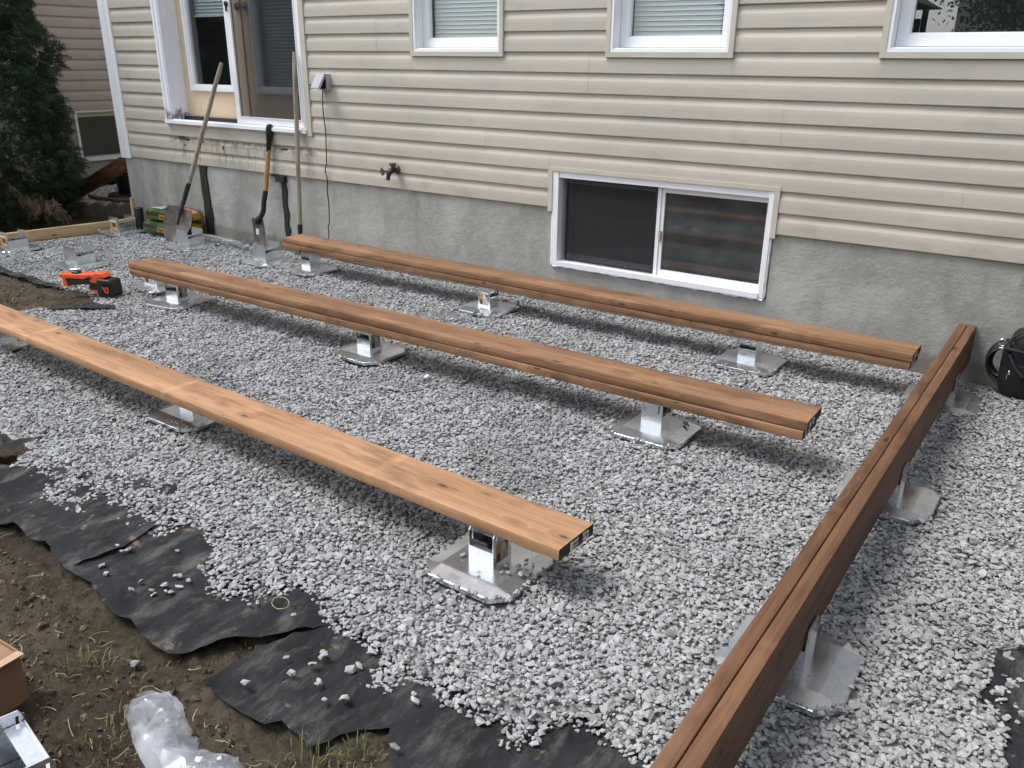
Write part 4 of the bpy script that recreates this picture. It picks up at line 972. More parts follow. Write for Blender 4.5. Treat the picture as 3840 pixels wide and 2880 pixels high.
# leaning board in the side yard
def board_mesh(L, w, t, b=.004, mi_end=1):
    """board along local X, width along Y, thickness along Z, slightly rounded arrises"""
    m = MB(); prof = []
    hw, ht = w / 2, t / 2
    for sx_, sz_ in ((1, 1), (-1, 1), (-1, -1), (1, -1)):
        a0 = {(1, 1): 0, (-1, 1): 90, (-1, -1): 180, (1, -1): 270}[(sx_, sz_)]
        for k in range(3):
            a = R(a0 + 45 * k); prof.append((sx_ * (hw - b) + b * math.cos(a), sz_ * (ht - b) + b * math.sin(a)))
    n = len(prof); ns = max(2, int(L / .22))
    xs = np.linspace(-L / 2, L / 2, ns + 1)
    for x in xs: m.v += [(float(x), p, q) for p, q in prof]
    for i in range(ns):
        for j in range(n): m.f.append((i * n + j, (i + 1) * n + j, (i + 1) * n + (j + 1) % n, i * n + (j + 1) % n)); m.mi.append(0)
    m.f.append(tuple(range(n))); m.mi.append(mi_end); m.f.append(tuple(ns * n + j for j in range(n))); m.mi.append(mi_end)
    return m
def board(name, label, L, w, t, loc, rot, mat='wood', group=None, cat='board', band=0., bow=0., twist=0.):
    m = board_mesh(L, w, t)
    if bow or twist:
        m.v = [(x, y + bow * (1 - (2 * x / L) ** 2) + .0012 * noise.noise((x * 2.2, 3.0, L)), z + .0015 * noise.noise((x * 1.4, 8.0, L + loc[0]))) for x, y, z in m.v]
    o = m.build(name, [mat, 'end_grain' if mat != 'pine' else 'pine'], smooth=True, loc=loc, rot=rot)
    o['band_at'] = band; o['band_strength'] = .42 if name == 'deck_board' and 'nearest' in label else .07
    return tag(o, label, cat, group) if label else o
def end_label(parent, x, y, z, wy, wz, sgn=1, rot=0):
    """barcode slip stapled on a board end (faces local +X or -X)"""
    m = MB(); d = .0012 * sgn
    k = 6; vs = []; 
    for j in range(k + 1):
        u = -wy / 2 + wy * j / k; bulge = .0025 * math.sin(j * 1.3) * sgn + d
        vs += [(x + bulge, y + u, z - wz / 2), (x + bulge, y + u, z + wz / 2)]
    m.add(vs, [(2 * j, 2 * j + 2, 2 * j + 3, 2 * j + 1) for j in range(k)], 0)
    e = x + d + .004 * sgn
    yy = y - wy * .40
    while yy < y + wy * .22:
        b = random.choice((.0012, .002, .003)); m.add([(e, yy, z - wz * .05), (e, yy + b, z - wz * .05), (e, yy + b, z + wz * .32), (e, yy, z + wz * .32)], [(0, 1, 2, 3)], 1); yy += b + random.choice((.0015, .0025))
    m.add([(e, y - wy * .4, z - wz * .32), (e, y + wy * .1, z - wz * .32), (e, y + wy * .1, z - wz * .2), (e, y - wy * .4, z - wz * .2)], [(0, 1, 2, 3)], 1)
    m.add([(e, y + wy * .28, z + wz * .35), (e, y + wy * .44, z + wz * .35), (e, y + wy * .36, z - wz * .25)], [(0, 1, 2)], 2)
    o = m.build('end_label', ['paper', 'ink', 'teal'], parent, keep=False); o['label'] = 'white barcode slip stapled to the board end'
    return o
M['teal'] = simple('teal_print', (.03, .16, .13), .6, .05, 20)

a_, b_ = Vector((-9.07, .20, .075)), Vector((-7.655, .135, .575))
d_ = (b_ - a_); L_ = d_.length; yaw_ = math.atan2(d_.y, d_.x); pit = math.asin(d_.z / L_)
lb = board('leaning_board', 'brown board sloping from the ground up to the house corner', L_, .140, .038, (a_ + b_) / 2, (R(90), -0.0, 0), 'wood_dark', band=.3)
lb.rotation_euler = (Matrix.Rotation(yaw_, 4, 'Z') @ Matrix.Rotation(-pit, 4, 'Y') @ Matrix.Rotation(R(90), 4, 'X')).to_euler()
end_label(lb, -L_ / 2, 0, 0, .055, .03, -1)

# ================================================================== DECK BRACKETS
ZPL, ZBOX, ZTOP = .026, .082, .148
def slotted_plate(w, z0, z1, th, cham):
    """plate in the YZ plane with two vertical slots, its outer face towards +X"""
    a = w / 2 - .016; s = .0035; v1, v2 = z1 - .052, z1 - .014
    us = [-w / 2, -a - s, -a + s, a - s, a + s, w / 2]; vs = [z0, v1, v2, z1]
    m = MB(); idx = {}
    def P(i, j, d):
        u, v = us[i], vs[j]
        if j == 3 and i in (0, 5): v -= cham
        if j == 3 and i in (0, 5): u += cham * .4 * (1 if i == 0 else -1)
        k = (i, j, d)
        if k not in idx: idx[k] = len(m.v); m.v.append((d * th, u, v))
        return idx[k]
    cells = {(i, j) for i in range(5) for j in range(3)} - {(1, 1), (3, 1)}
    for (i, j) in cells:
        for d in (0, 1): m.f.append((P(i, j, d), P(i + 1, j, d), P(i + 1, j + 1, d), P(i, j + 1, d))); m.mi.append(0)
        for (di, dj, e0, e1) in ((-1, 0, (i, j), (i, j + 1)), (1, 0, (i + 1, j), (i + 1, j + 1)), (0, -1, (i, j), (i + 1, j)), (0, 1, (i, j + 1), (i + 1, j + 1))):
            if (i + di, j + dj) not in cells: m.f.append((P(*e0, 0), P(*e1, 0), P(*e1, 1), P(*e0, 1))); m.mi.append(0)
    return m
def bracket_proto(b):
    root = bpy.data.objects.new('deck_bracket', None); root.empty_display_size = .05
    # base plate: flat centre, edge bands bent down, clipped corners
    H, cl, I = .164, .052, .107; m = MB()
    oc = [(-H + cl, -H), (H - cl, -H), (H, -H + cl), (H, H - cl), (H - cl, H), (-H + cl, H), (-H, H - cl), (-H, -H + cl)]
    ic = [(-I, -I), (I, -I), (I, I), (-I, I)]
    top = [(x, y, ZPL) for x, y in ic] + [(x, y, ZPL - .011) for x, y in oc] + [(x * 1.004, y * 1.004, ZPL - .026) for x, y in oc]
    f = [(0, 1, 2, 3), (0, 4, 5, 1), (1, 6, 7, 2), (2, 8, 9, 3), (3, 10, 11, 0), (1, 5, 6), (2, 7, 8), (3, 9, 10), (0, 11, 4)]
    f += [(4 + i, 12 + i, 12 + (i + 1) % 8, 4 + (i + 1) % 8) for i in range(8)]
    m.add(top, f); pl = m.build('base_plate', 'galv', root, keep=False)
    bv = pl.modifiers.new('soft_fold', 'BEVEL'); bv.width = .0022; bv.segments = 2; bv.limit_method = 'ANGLE'; bv.angle_limit = R(5)
    t = .003; h = b / 2
    m = MB(); m.box(-h + t, h - t, -h, -h + t, ZPL - .001, ZBOX); m.box(-h + t, h - t, h - t, h, ZPL - .001, ZBOX)
    m.box(-h + t, h - t, -h + t, -h + .016, ZBOX - t, ZBOX - .0004); m.box(-h + t, h - t, h - .016, h - t, ZBOX - t, ZBOX - .0004)
    m.box(-h + t, h - t, -h * .45, h * .45, ZBOX - .022, ZBOX - .019)
    m.build('saddle_box', 'galv', root, keep=False)
    for s in (1, -1):
        m = slotted_plate(b, ZPL - .001, ZTOP, t, .010)
        o = m.build('side_plate', 'galv', root, loc=(s * h - (t if s > 0 else -t), 0, 0), rot=(0, 0, 0 if s > 0 else math.pi), keep=False)
    m = MB(); m.lathe([(.0, .058), (.012, .058), (.012, .048), (.0075, .048), (.0075, .030)], (.0, .0, ZPL - .002), 6); m.build('jack_bolt', 'dark_metal', root, keep=False)
    return root
M['sticker_tan'] = simple('tan_sticker', (.46, .30, .13), .5, .1, 30)
M['sticker_gold'] = simple('gold_sticker', (.55, .33, .05), .5, .1, 30)
M['sticker_brown'] = simple('brown_sticker_print', (.055, .040, .030), .5, .2, 60)
M['violet_print'] = simple('violet_print', (.25, .22, .50), .5, .1, 60)
def sticker(parent, b, gold=False):
    """printed product slip on the outer side of a side plate (local, faces +X)"""
    x = .0034; w = b * .68; y0, y1, z0, z1 = -w * .52, w * .48, ZPL + .012, ZTOP - .030
    m = MB()
    def q(a, b_, c, d, mi, e=0.):
        m.add([(x + e, y0 + (y1 - y0) * a, z0 + (z1 - z0) * c), (x + e, y0 + (y1 - y0) * b_, z0 + (z1 - z0) * c), (x + e, y0 + (y1 - y0) * b_, z0 + (z1 - z0) * d), (x + e, y0 + (y1 - y0) * a, z0 + (z1 - z0) * d)], [(0, 1, 2, 3)], mi)
    q(0, 1, 0, 1, 0)
    if gold: q(0, 1, .82, 1, 1, .0003); q(.3, .8, .3, .7, 2, .0003); q(.55, .9, .05, .16, 1, .0003)
    else:
        q(.06, .34, .06, .40, 2, .0003); q(.38, .97, .06, .40, 1, .0003); q(0, 1, .86, 1, 1, .0003); q(.42, .80, .44, .80, 1, .0003)
        for k in range(3): q(.42, .80, .12 + .09 * k, .16 + .09 * k, 3, .0005)
        q(.08, .25, .89, .97, 3, .0005); q(.70, .92, .68, .80, 2, .0005)
    return m.build('product_sticker', ['sticker_gold' if gold else 'sticker_tan', 'paper', 'sticker_brown', 'violet_print'], parent, keep=False)
PROTO = {}
LAB = {
 'near_right': 'galvanized deck bracket under the right end of the nearest single board', 'near_middle': 'galvanized deck bracket half hidden under the middle of the nearest board',
 'near_left': 'galvanized deck bracket under the nearest board at the left picture edge', 'mid_right': 'galvanized deck bracket under the right end of the middle board stack',
 'mid_middle': 'galvanized deck bracket with sticker under the centre of the middle board stack', 'mid_left': 'galvanized deck bracket with sticker under the left end of the middle stack',
 'far_left': 'galvanized deck bracket under the left end of the stack by the wall', 'far_middle': 'galvanized deck bracket with white sticker under the stack by the wall, centre',
 'far_right': 'galvanized deck bracket under the right end of the stack by the wall', 'joist_near': 'galvanized deck bracket holding the double joist nearest the camera',
 'joist_middle': 'galvanized deck bracket holding the middle of the double joist', 'joist_far': 'galvanized deck bracket holding the double joist near the black bag',
 'free_a': 'empty wide bracket with gold sticker at the left picture edge', 'free_b': 'empty wide bracket standing alone behind the orange tool', 'free_c': 'empty wide bracket with gold sticker beside the black tube',
 'free_d': 'empty wide bracket in front of the round pointed shovel', 'free_e': 'empty wide bracket in front of the narrow spade', 'free_f': 'empty wide bracket with white sticker behind the middle stack left end'}
def place_bracket(key, x, y, a, b, z=0., rot=None):
    if b not in PROTO: PROTO[b] = bracket_proto(b)
    p = PROTO[b]
    r_ = p.copy(); C.objects.link(r_); r_.location = (x, y, z); r_.rotation_euler = rot or (0, 0, R(a))
    tag(r_, LAB[key], 'bracket', 'galvanized deck brackets')
    first = None
    for ch in p.children:
        c_ = ch.copy(); C.objects.link(c_); c_.parent = r_
        if ch.name.startswith('side_plate') and first is None: first = c_
    return r_, first
STK = {'near_right': 0, 'mid_middle': 0, 'mid_left': 0, 'far_middle': 0, 'free_f': 0, 'free_a': 1, 'free_c': 1}
for key, x, y, a, b in BR:
    r_, sp_ = place_bracket(key, x, y, a, b)
    if key in STK: sticker(sp_, b, bool(STK[key]))
t = thing('loose_saddle', 'unused galvanized bracket saddle lying open on the soil in the corner', 'bracket', (-1.685, -4.015, -.04), (R(-5), R(4), R(-8)), 'galvanized deck brackets')
m = MB(); m.box(-.085, .085, .060, .063, .0, .105); m.box(-.085, .085, -.10, -.097, 0, .105); m.box(-.085, .085, -.097, .060, .0, .003); m.box(-.085, .085, .02, .0598, .098, .101); m.build('saddle_box', 'galv', t, keep=False)
for sx_ in (1, -1):
    m = slotted_plate(.165, 0., .135, .003, .012); m.build('side_plate', 'galv', t, loc=(sx_ * .088, -.018, 0), rot=(0, 0, 0 if sx_ > 0 else math.pi), keep=False)
m = MB(); m.add([(.10, -.04, .10), (.155, .02, .088), (.205, -.05, .075), (.15, -.12, .09), (.10, -.04, .097), (.155, .02, .085), (.205, -.05, .072), (.15, -.12, .087)], [(0, 1, 2, 3), (7, 6, 5, 4), (0, 4, 5, 1), (1, 5, 6, 2), (2, 6, 7, 3), (3, 7, 4, 0)]); m.build('loose_flange', 'galv', t, keep=False)
for p in PROTO.values():
    for ch in list(p.children): bpy.data.objects.remove(ch)
    bpy.data.objects.remove(p)

# ================================================================== BOARDS
zt = ZTOP + .0005; T = .038
def span(name, label, xa, ya, xb, yb, z, mat='wood', w=.184, band=0., bow=0., group=None, up=False):
    L = math.hypot(xb - xa, yb - ya); an = math.atan2(yb - ya, xb - xa)
    rot = (R(90), 0, an) if up else (0, 0, an)
    return board(name, label, L, w, T, ((xa + xb) / 2, (ya + yb) / 2, z), rot, mat, group, 'board', band, bow, 1)
nearb = span('deck_board', 'nearest brown board, single, lying flat on three brackets', -5.31, -2.565, -1.040, -2.698, zt + T / 2, band=.42, bow=-.010, group='brown boards laid flat on brackets')
end_label(nearb, nearb.data.vertices[0].co.x * -1, .012, .0, .095, .029)
m1 = span('deck_board', 'lower brown board of the middle stack', -5.072, -1.507, -.733, -1.484, zt + T / 2, mat='wood_mid', band=.9, group='brown boards laid flat on brackets')
m2 = span('deck_board', 'upper brown board of the middle stack', -5.085, -1.504, -.722, -1.480, zt + T * 1.5 + .003, mat='wood_mid', band=.25, bow=.004, group='brown boards laid flat on brackets')
f1 = span('deck_board', 'lower brown board of the stack along the wall', -4.922, -.372, -.568, -.418, zt + T / 2, mat='wood_mid', band=.5, group='brown boards laid flat on brackets')
f2 = span('deck_board', 'upper brown board of the stack along the wall', -4.915, -.367, -.562, -.423, zt + T * 1.5 + .003, mat='wood_mid', band=.1, group='brown boards laid flat on brackets')
for o, yy in ((m1, -.035), (m2, -.04), (f1, -.03), (f2, -.03)):
    end_label(o, max(v.co.x for v in o.data.vertices), yy, 0, .055, .026)
span('joist', 'left board of the double joist on edge, running out from the wall', -.4375, -.012, -.4385, -3.70, .087 + .092, 'wood_dark', band=.2, group='joist boards on edge', up=True)
span('joist', 'right board of the double joist on edge, running out from the wall', -.3965, -.010, -.3975, -3.70, .089 + .092, 'wood_dark', band=.7, bow=.002, group='joist boards on edge', up=True)
# pale form board and stake at the far left
pf = board('form_board', 'pale softwood board on edge along the planting bed', 2.0, .089, .038, (-7.44, -1.13, .036), (R(90), 0, math.atan2(-.945, -.17)), 'pine')
st = board('stake', 'pale wooden stake beside the black tube', .30, .045, .02, (-7.44, -.10, .09), (0, R(-88), R(20)), 'pine', cat='stake')
m = MB(); m.lathe([(.0, .205), (.026, .207), (.036, .200), (.037, .19), (.037, .012), (.035, .0), (.0, .0)], (0, 0, 0), 22)
tag(m.build('black_tube', 'black_plastic', smooth=True, loc=(-7.055, -.285, .005), rot=(R(-2), R(1), 0)), 'short black tube standing upright beside the mulch bags', 'tube')

# ================================================================== TOOLS AGAINST THE WALL
def blade(m, top, tip, wdir, prof, dish, nrm, ns=12, nw=10):
    top, tip, wdir, nrm = Vector(top), Vector(tip), Vector(wdir).normalized(), Vector(nrm).normalized()
    base = len(m.v)
    for side in (0, 1):
        for i in range(ns + 1):
            t = i / ns; c_ = top.lerp(tip, t)
            for (t0, w0), (t1, w1) in zip(prof, prof[1:]):
                if t0 <= t <= t1 + 1e-9: hw = w0 + (w1 - w0) * (t - t0) / (t1 - t0); break
            for j in range(nw + 1):
                u = -1 + 2 * j / nw
                p = c_ + wdir * hw * u + nrm * (dish * (u * u - .5) + .018 * math.sin(math.pi * t) * -1 - side * .0022)
                m.v.append(tuple(p))
    k = nw + 1; off = (ns + 1) * k
    for i in range(ns):
        for j in range(nw):
            a = base + i * k + j
            m.f.append((a, a + 1, a + k + 1, a + k)); m.f.append((a + off, a + off + k, a + off + k + 1, a + off + 1)); m.mi += [0, 0]
    rim = [i * k for i in range(ns + 1)] + [ns * k + j for j in range(1, k)] + [i * k + nw for i in range(ns - 1, -1, -1)] + list(range(nw - 1, 0, -1))
    for a, b in zip(rim, rim[1:] + rim[:1]): m.f.append((base + a, base + b, base + b + off, base + a + off)); m.mi.append(0)
def handle_obj(name, a, b, r0, r1, mat, parent):
    a, b = Vector(a), Vector(b); L = (b - a).length; m = MB()
    k = 16; m.tube([(L * i / k - L / 2, .0015 * math.sin(i * .7), .001 * math.cos(i)) for i in range(k + 1)], [r0 + (r1 - r0) * i / k for i in range(k)] + [r1 * .82], 14)
    o = m.build(name, mat, parent, smooth=True); o.location = (a + b) / 2; o.rotation_euler = (b - a).to_track_quat('X', 'Z').to_euler(); return o
# round pointed shovel
t = thing('shovel', 'long handled round pointed shovel with worn steel blade leaning by the door', 'shovel', (-6.40, -.41, 0), group='digging tools leaning on the house')
m = MB(); blade(m, (-6.325, -.335, .285), (-6.405, -.425, -.012), (.86, .45, -.20), [(0, .10), (.12, .118), (.45, .122), (.7, .100), (.88, .058), (1, .012)], .030, (.42, -.84, .30)); m.build('shovel_blade', 'steel', t, True)
m = MB(); m.tube(smooth_path([(-6.352, -.372, .15), (-6.336, -.352, .22), (-6.322, -.332, .285), (-6.318, -.305, .34), (-6.305, -.285, .40), (-6.272, -.265, .49)], 3), [.010] * 4 + [.015] * 4 + [.019] * 4 + [.020] * 4, 12, flat=1.0); m.build('socket', 'dark_metal', t, True)
handle_obj('handle', (-6.278, -.268, .475), (-5.952, -.052, 1.425), .0195, .0165, 'handle_grey', t)
# narrow drain spade
t = thing('drain_spade', 'narrow drain spade with amber handle and black grip leaning below the door', 'spade', (-5.62, -.11, 0), group='digging tools leaning on the house')
m = MB(); blade(m, (-5.617, -.118, .245), (-5.612, -.128, -.02), (.93, .34, 0), [(0, .053), (.5, .051), (.85, .047), (1, .040)], .020, (.34, -.92, .2)); m.build('spade_blade', 'steel', t, True)
m = MB(); m.add([(-5.622, -.146, .118), (-5.596, -.137, .118), (-5.597, -.134, .165), (-5.623, -.143, .165)], [(0, 1, 2, 3)]); m.build('blade_sticker', 'paper', t)
m = MB(); m.tube(smooth_path([(-5.618, -.125, .20), (-5.612, -.125, .235), (-5.585, -.110, .262), (-5.562, -.098, .31), (-5.554, -.090, .38), (-5.540, -.072, .470)], 4), .0205, 12); m.build('socket', 'dark_metal', t, True)
handle_obj('handle', (-5.541, -.074, .462), (-5.487, -.048, .79), .0185, .0185, 'handle_amber', t)
m = MB(); gx0 = Vector((-5.489, -.049, .778)); gx1 = Vector((-5.452, -.040, .985)); ax = (gx1 - gx0)
m.tube([gx0, gx0 + ax * .22, gx0 + ax * .35, gx0 + ax * .6, gx0 + ax * .85, gx0 + ax * .96, gx1], [.021, .021, .023, .030, .034, .026, .008], 14, flat=.75); m.build('grip', 'black_plastic', t, True)
# plain pole handled tool
t = thing('long_handle_tool', 'bare grey wooden tool handle standing upright right of the door', 'tool', (-5.13, -.12, 0), group='digging tools leaning on the house')
handle_obj('handle', (-5.128, -.105, .215), (-5.108, -.040, 1.510), .0175, .0165, 'handle_grey', t)
m = MB(); m.tube([(-5.130, -.112, .02), (-5.129, -.108, .16), (-5.128, -.105, .25)], [.016, .019, .0195], 12); m.build('socket', 'dark_metal', t, True)
m = MB(); m.prism([(-5.20, .06), (-5.06, .06), (-5.06, .0), (-5.09, -.02), (-5.17, -.02), (-5.20, .0)], -.118, -.110, 'y'); m.build('tool_head', 'steel', t)

# galvanized auger anchor
t = thing('ground_auger', 'galvanized ground auger rod lying on the gravel by the wall', 'auger', (-5.9, -.22, .03))
m = MB(); m.tube([(-6.26, -.235, .055), (-5.50, -.235, .035)], .0135, 12); m.build('rod', 'galv', t, True)
for q in range(2):
    m = MB(); k = 30; cx0 = -5.665 + q * .085
    for i in range(k + 1):
        a = 6.283 * i / k * 1.05; x = cx0 + .055 * i / k
        for rr in (.012, .055): m.v += [(x, -.235 + rr * math.cos(a), .038 + rr * math.sin(a)), (x + .003, -.235 + rr * math.cos(a), .038 + rr * math.sin(a))]
    for i in range(k):
        b0 = i * 4; m.f += [(b0, b0 + 4, b0 + 6, b0 + 2), (b0 + 1, b0 + 3, b0 + 7, b0 + 5), (b0 + 2, b0 + 6, b0 + 7, b0 + 3)]; m.mi += [0, 0, 0]
    m.build('helix_flight', 'galv', t, True)

# mulch bags, one on the other
M['bag_green'] = simple('green_bag_film', (.012, .055, .018), .32, .35, 9)
M['bag_lime'] = simple('lime_print', (.055, .11, .02), .35, .15, 20)
M['bag_yellow'] = simple('yellow_print', (.40, .26, .03), .35, .1, 20)
M['bag_plum'] = simple('plum_print', (.085, .018, .075), .35, .7, 40)
M['bag_brown'] = simple('mulch_print', (.045, .022, .016), .4, .8, 90)
M['bag_red'] = simple('dark_red_lettering', (.25, .012, .010), .4, .05, 20)
M['bag_white'] = simple('white_print', (.7, .72, .70), .4, .05, 20)
def mulch_bag(label, c, r_, rz, seed):
    fn = lambda v: v + Vector((.010 * noise.noise(v * 7 + Vector((seed, 0, 0))), .010 * noise.noise(v * 7 + Vector((0, seed, 0))), .012 * noise.noise(v * 6 + Vector((0, 0, seed)))))
    m = MB(); m.superell((0, 0, 0), r_, 4.2, 40, 22, fn=fn)
    # coloured print fields on the film
    for i, f in enumerate(m.f):
        cx_ = sum(m.v[j][0] for j in f) / len(f) / r_[0]; cy0 = sum(m.v[j][1] for j in f) / len(f) / r_[1]; cz_ = sum(m.v[j][2] for j in f) / len(f) / r_[2]
        k = 0
        if cz_ > .55:
            k = 3 if cy0 > .45 else (2 if cx_ + .25 * cy0 > .10 else (1 if cx_ < -.35 or cy0 > .1 else 0))
        elif cx_ > .82: k = 2 if cy0 > -.2 else 0
        elif cz_ > -.15 and cx_ < .05: k = 4 if cx_ < -.1 + cz_ else 0
        elif cz_ > -.4 and cx_ < .2: k = 1
        m.mi[i] = k
    t = thing('mulch_bag', label, 'bag', c, (0, 0, rz), 'mulch bags by the wall')
    b = m.build('bag_film', ['bag_green', 'bag_lime', 'bag_yellow', 'bag_plum', 'bag_brown'], t, True, keep=False)
    def plate(x, z, w_, h_, mat, y):
        m = MB(); m.box(x, x + w_, y - .0016, y, z, z + h_); return m.build('print_panel', mat, t, keep=False)
    fy = -r_[1] - .010
    plate(.06 * r_[0], -.022, .095, .042, 'bag_yellow', fy)
    cu = bpy.data.curves.new('lettering', 'FONT'); cu.body = 'Vigoro'; cu.size = .036; cu.extrude = .0004; cu.offset = .0006; cu.materials.append(M['bag_red'])
    o0 = bpy.data.objects.new('lettering_curve', cu); lm = bpy.data.meshes.new_from_object(o0); bpy.data.objects.remove(o0)
    o = bpy.data.objects.new('lettering', lm); C.objects.link(o); o.parent = t; o.location = (.06 * r_[0] + .008, fy - .0030, -.013); o.rotation_euler = (R(90), 0, 0)
    for k in range(4):
        m = MB(); m.box(-r_[0] * .7 + .02 * k, -r_[0] * .7 + .16 - .02 * k, -r_[1] * .62 + .026 * k, -r_[1] * .62 + .012 + .026 * k, r_[2] + .0045, r_[2] + .0055); m.build('print_line', 'bag_white', t, keep=False)
    return t
mulch_bag('lower green and brown mulch bag against the foundation', (-6.70, -.195, .070), (.26, .165, .055), R(6), 1.)
mulch_bag('upper green and yellow mulch bag lying on the other one', (-6.68, -.175, .175), (.255, .155, .052), R(2), 5.)

# ================================================================== ORANGE CORDLESS TOOL
t = thing('cordless_tool', 'orange and black cordless power tool lying on the gravel edge', 'power tool', (-5.545, -1.80, .0), (0, 0, R(22)))
K = .000415
def cpoly(L): return [((x - 130) * K, (505 - y) * K * 1.06) for x, y in L]
m = MB(); m.prism(cpoly([(135, 215), (165, 203), (480, 195), (620, 185), (770, 178), (805, 155), (935, 158), (1000, 215), (960, 232), (850, 240), (835, 320), (700, 312), (690, 268), (650, 240), (620, 268), (270, 272), (255, 312), (290, 395), (185, 395), (200, 285), (180, 268), (145, 262)]), -.035, .035)
o = m.build('housing', 'orange', t, keep=False); o.modifiers.new('b', 'BEVEL').width = .006; o.modifiers['b'].segments = 2
m = MB(); m.prism(cpoly([(300, 222), (600, 212), (640, 232), (610, 250), (320, 258), (290, 245)]), -.0375, -.0352); o = m.build('recess', 'orange', t, keep=False)
m = MB(); m.prism(cpoly([(265, 278), (688, 272), (700, 345), (500, 352), (420, 368), (292, 384)]), -.028, .028); o = m.build('grip', 'black_rubber', t, keep=False); o.modifiers.new('b', 'BEVEL').width = .008; o.modifiers['b'].segments = 3
m = MB(); m.prism(cpoly([(652, 222), (720, 215), (745, 245), (705, 262)]), -.0378, -.0352); m.build('grip_inlay', 'black_rubber', t, keep=False)
m = MB(); m.prism(cpoly([(696, 318), (870, 318), (870, 470), (696, 408)]), -.042, .042); o = m.build('battery_mount', 'black_plastic', t, keep=False)
m = MB(); m.prism(cpoly([(696, 412), (832, 418), (832, 446), (702, 440)]), -.046, .046); o = m.build('foot', 'orange', t, keep=False)
m = MB(); m.prism(cpoly([(850, 255), (880, 232), (1080, 240), (1122, 270), (1128, 470), (1100, 500), (920, 522), (852, 490)]), -.056, .045); o = m.build('battery', 'black_plastic', t, keep=False); o.modifiers.new('b', 'BEVEL').width = .010; o.modifiers['b'].segments = 3
for k in range(6):
    m = MB(); x0 = 925 + 30 * k; m.prism(cpoly([(x0, 295), (x0 + 10, 295), (x0 + 10, 480), (x0, 480)]), -.0595, -.0555); m.build('battery_rib', 'black_rubber', t, keep=False)
m = MB()
for L in ([(950, 340), (978, 345), (978, 372), (1010, 378), (1010, 392), (965, 385), (965, 360), (950, 356)], [(1000, 350), (1022, 350), (1022, 364), (1000, 362)], [(990, 392), (1008, 392), (1012, 418), (1042, 418), (1046, 365), (1030, 365), (1030, 345), (1062, 348), (1062, 420), (1046, 436), (1002, 434), (990, 415)]): m.prism(cpoly(L), -.0612, -.0596)
m.build('emblem', 'orange', t, keep=False)
m = MB(); m.prism(cpoly([(355, 158), (475, 162), (478, 205), (355, 200)]), -.022, .022); o = m.build('clamp_knob', 'black_plastic', t, keep=False); o.modifiers.new('b', 'BEVEL').width = .005
m = MB(); m.tube([(.03, -.0, .045), (.028, .0, .0)], .0025, 6); m.build('blade_rod', 'steel', t, keep=False)

# ================================================================== BLACK BAG
t = thing('shoulder_bag', 'black nylon shoulder bag standing on the gravel against the foundation', 'bag', (-.02, -.12, 0))
m = MB(); m.superell((-.005, -.115, .145), (.232, .092, .150), 5.0, 40, 22, fn=lambda v: v + Vector((.006 * noise.noise(v * 9), .006 * noise.noise(v * 8), .004 * noise.noise(v * 7)))); m.build('bag_body', 'leather', t, True)
m = MB(); m.superell((.01, -.115, .245), (.228, .098, .090), 4.0, 36, 16, fn=lambda v: Vector((v.x, v.y, v.z if v.z > -.03 else -.03))); m.build('flap', 'leather', t, True)
m = MB(); m.superell((.03, -.205, .12), (.165, .026, .095), 4.0, 30, 14); m.build('front_pocket', 'leather', t, True)
def rr(cx_, cz_, hx_, hz_, y, k=8):
    out = []
    for sx_, sz_, a0 in ((1, 1, 0), (-1, 1, 90), (-1, -1, 180), (1, -1, 270)):
        for i in range(k): a = R(a0 + 90 * i / (k - 1)); out.append((cx_ + sx_ * (hx_ - .07) + .07 * math.cos(a), y, cz_ + sz_ * (hz_ - .05) + .05 * math.sin(a)))
    return out + out[:1]
m = MB(); m.tube(rr(.01, .245, .222, .082, -.200), .006, 8); m.tube([(-.235, -.215, .245), (-.12, -.222, .238), (.1, -.222, .232), (.24, -.22, .230)], .008, 8); m.build('piping', 'leather_trim', t, True)
m = MB(); m.tube(smooth_path([(-.225, -.10, .245), (-.268, -.10, .215), (-.288, -.10, .165), (-.284, -.10, .12), (-.255, -.11, .085), (-.225, -.12, .075)], 4), .030, 12, flat=.55); m.tube(smooth_path([(-.24, -.15, .235), (-.285, -.15, .19), (-.292, -.15, .14), (-.27, -.15, .09), (-.235, -.16, .06)], 4), .016, 10, flat=.5); m.build('side_strap', 'leather', t, True)
m = MB(); m.tube([(-.205, -.212, .22), (-.17, -.23, .17), (-.13, -.238, .13)], .014, 8, flat=.4); m.build('buckle_strap', 'leather_trim', t, True)
k = 16; m = MB(); m.tube([(-.247 + .016 * math.cos(6.283 * i / k), -.17, .255 + .016 * math.sin(6.283 * i / k)) for i in range(k + 1)], .0035, 7); m.tube([(-.252, -.2, .236), (-.225, -.212, .246), (-.205, -.214, .244)], .005, 7)
m.build('ring', 'chrome', t, True)
m = MB(); m.superell((-.190, -.232, .135), (.006, .004, .010), 2, 10, 8); m.superell((-.196, -.228, .112), (.003, .003, .012), 2, 8, 8); m.build('buckle', 'chrome', t, True)

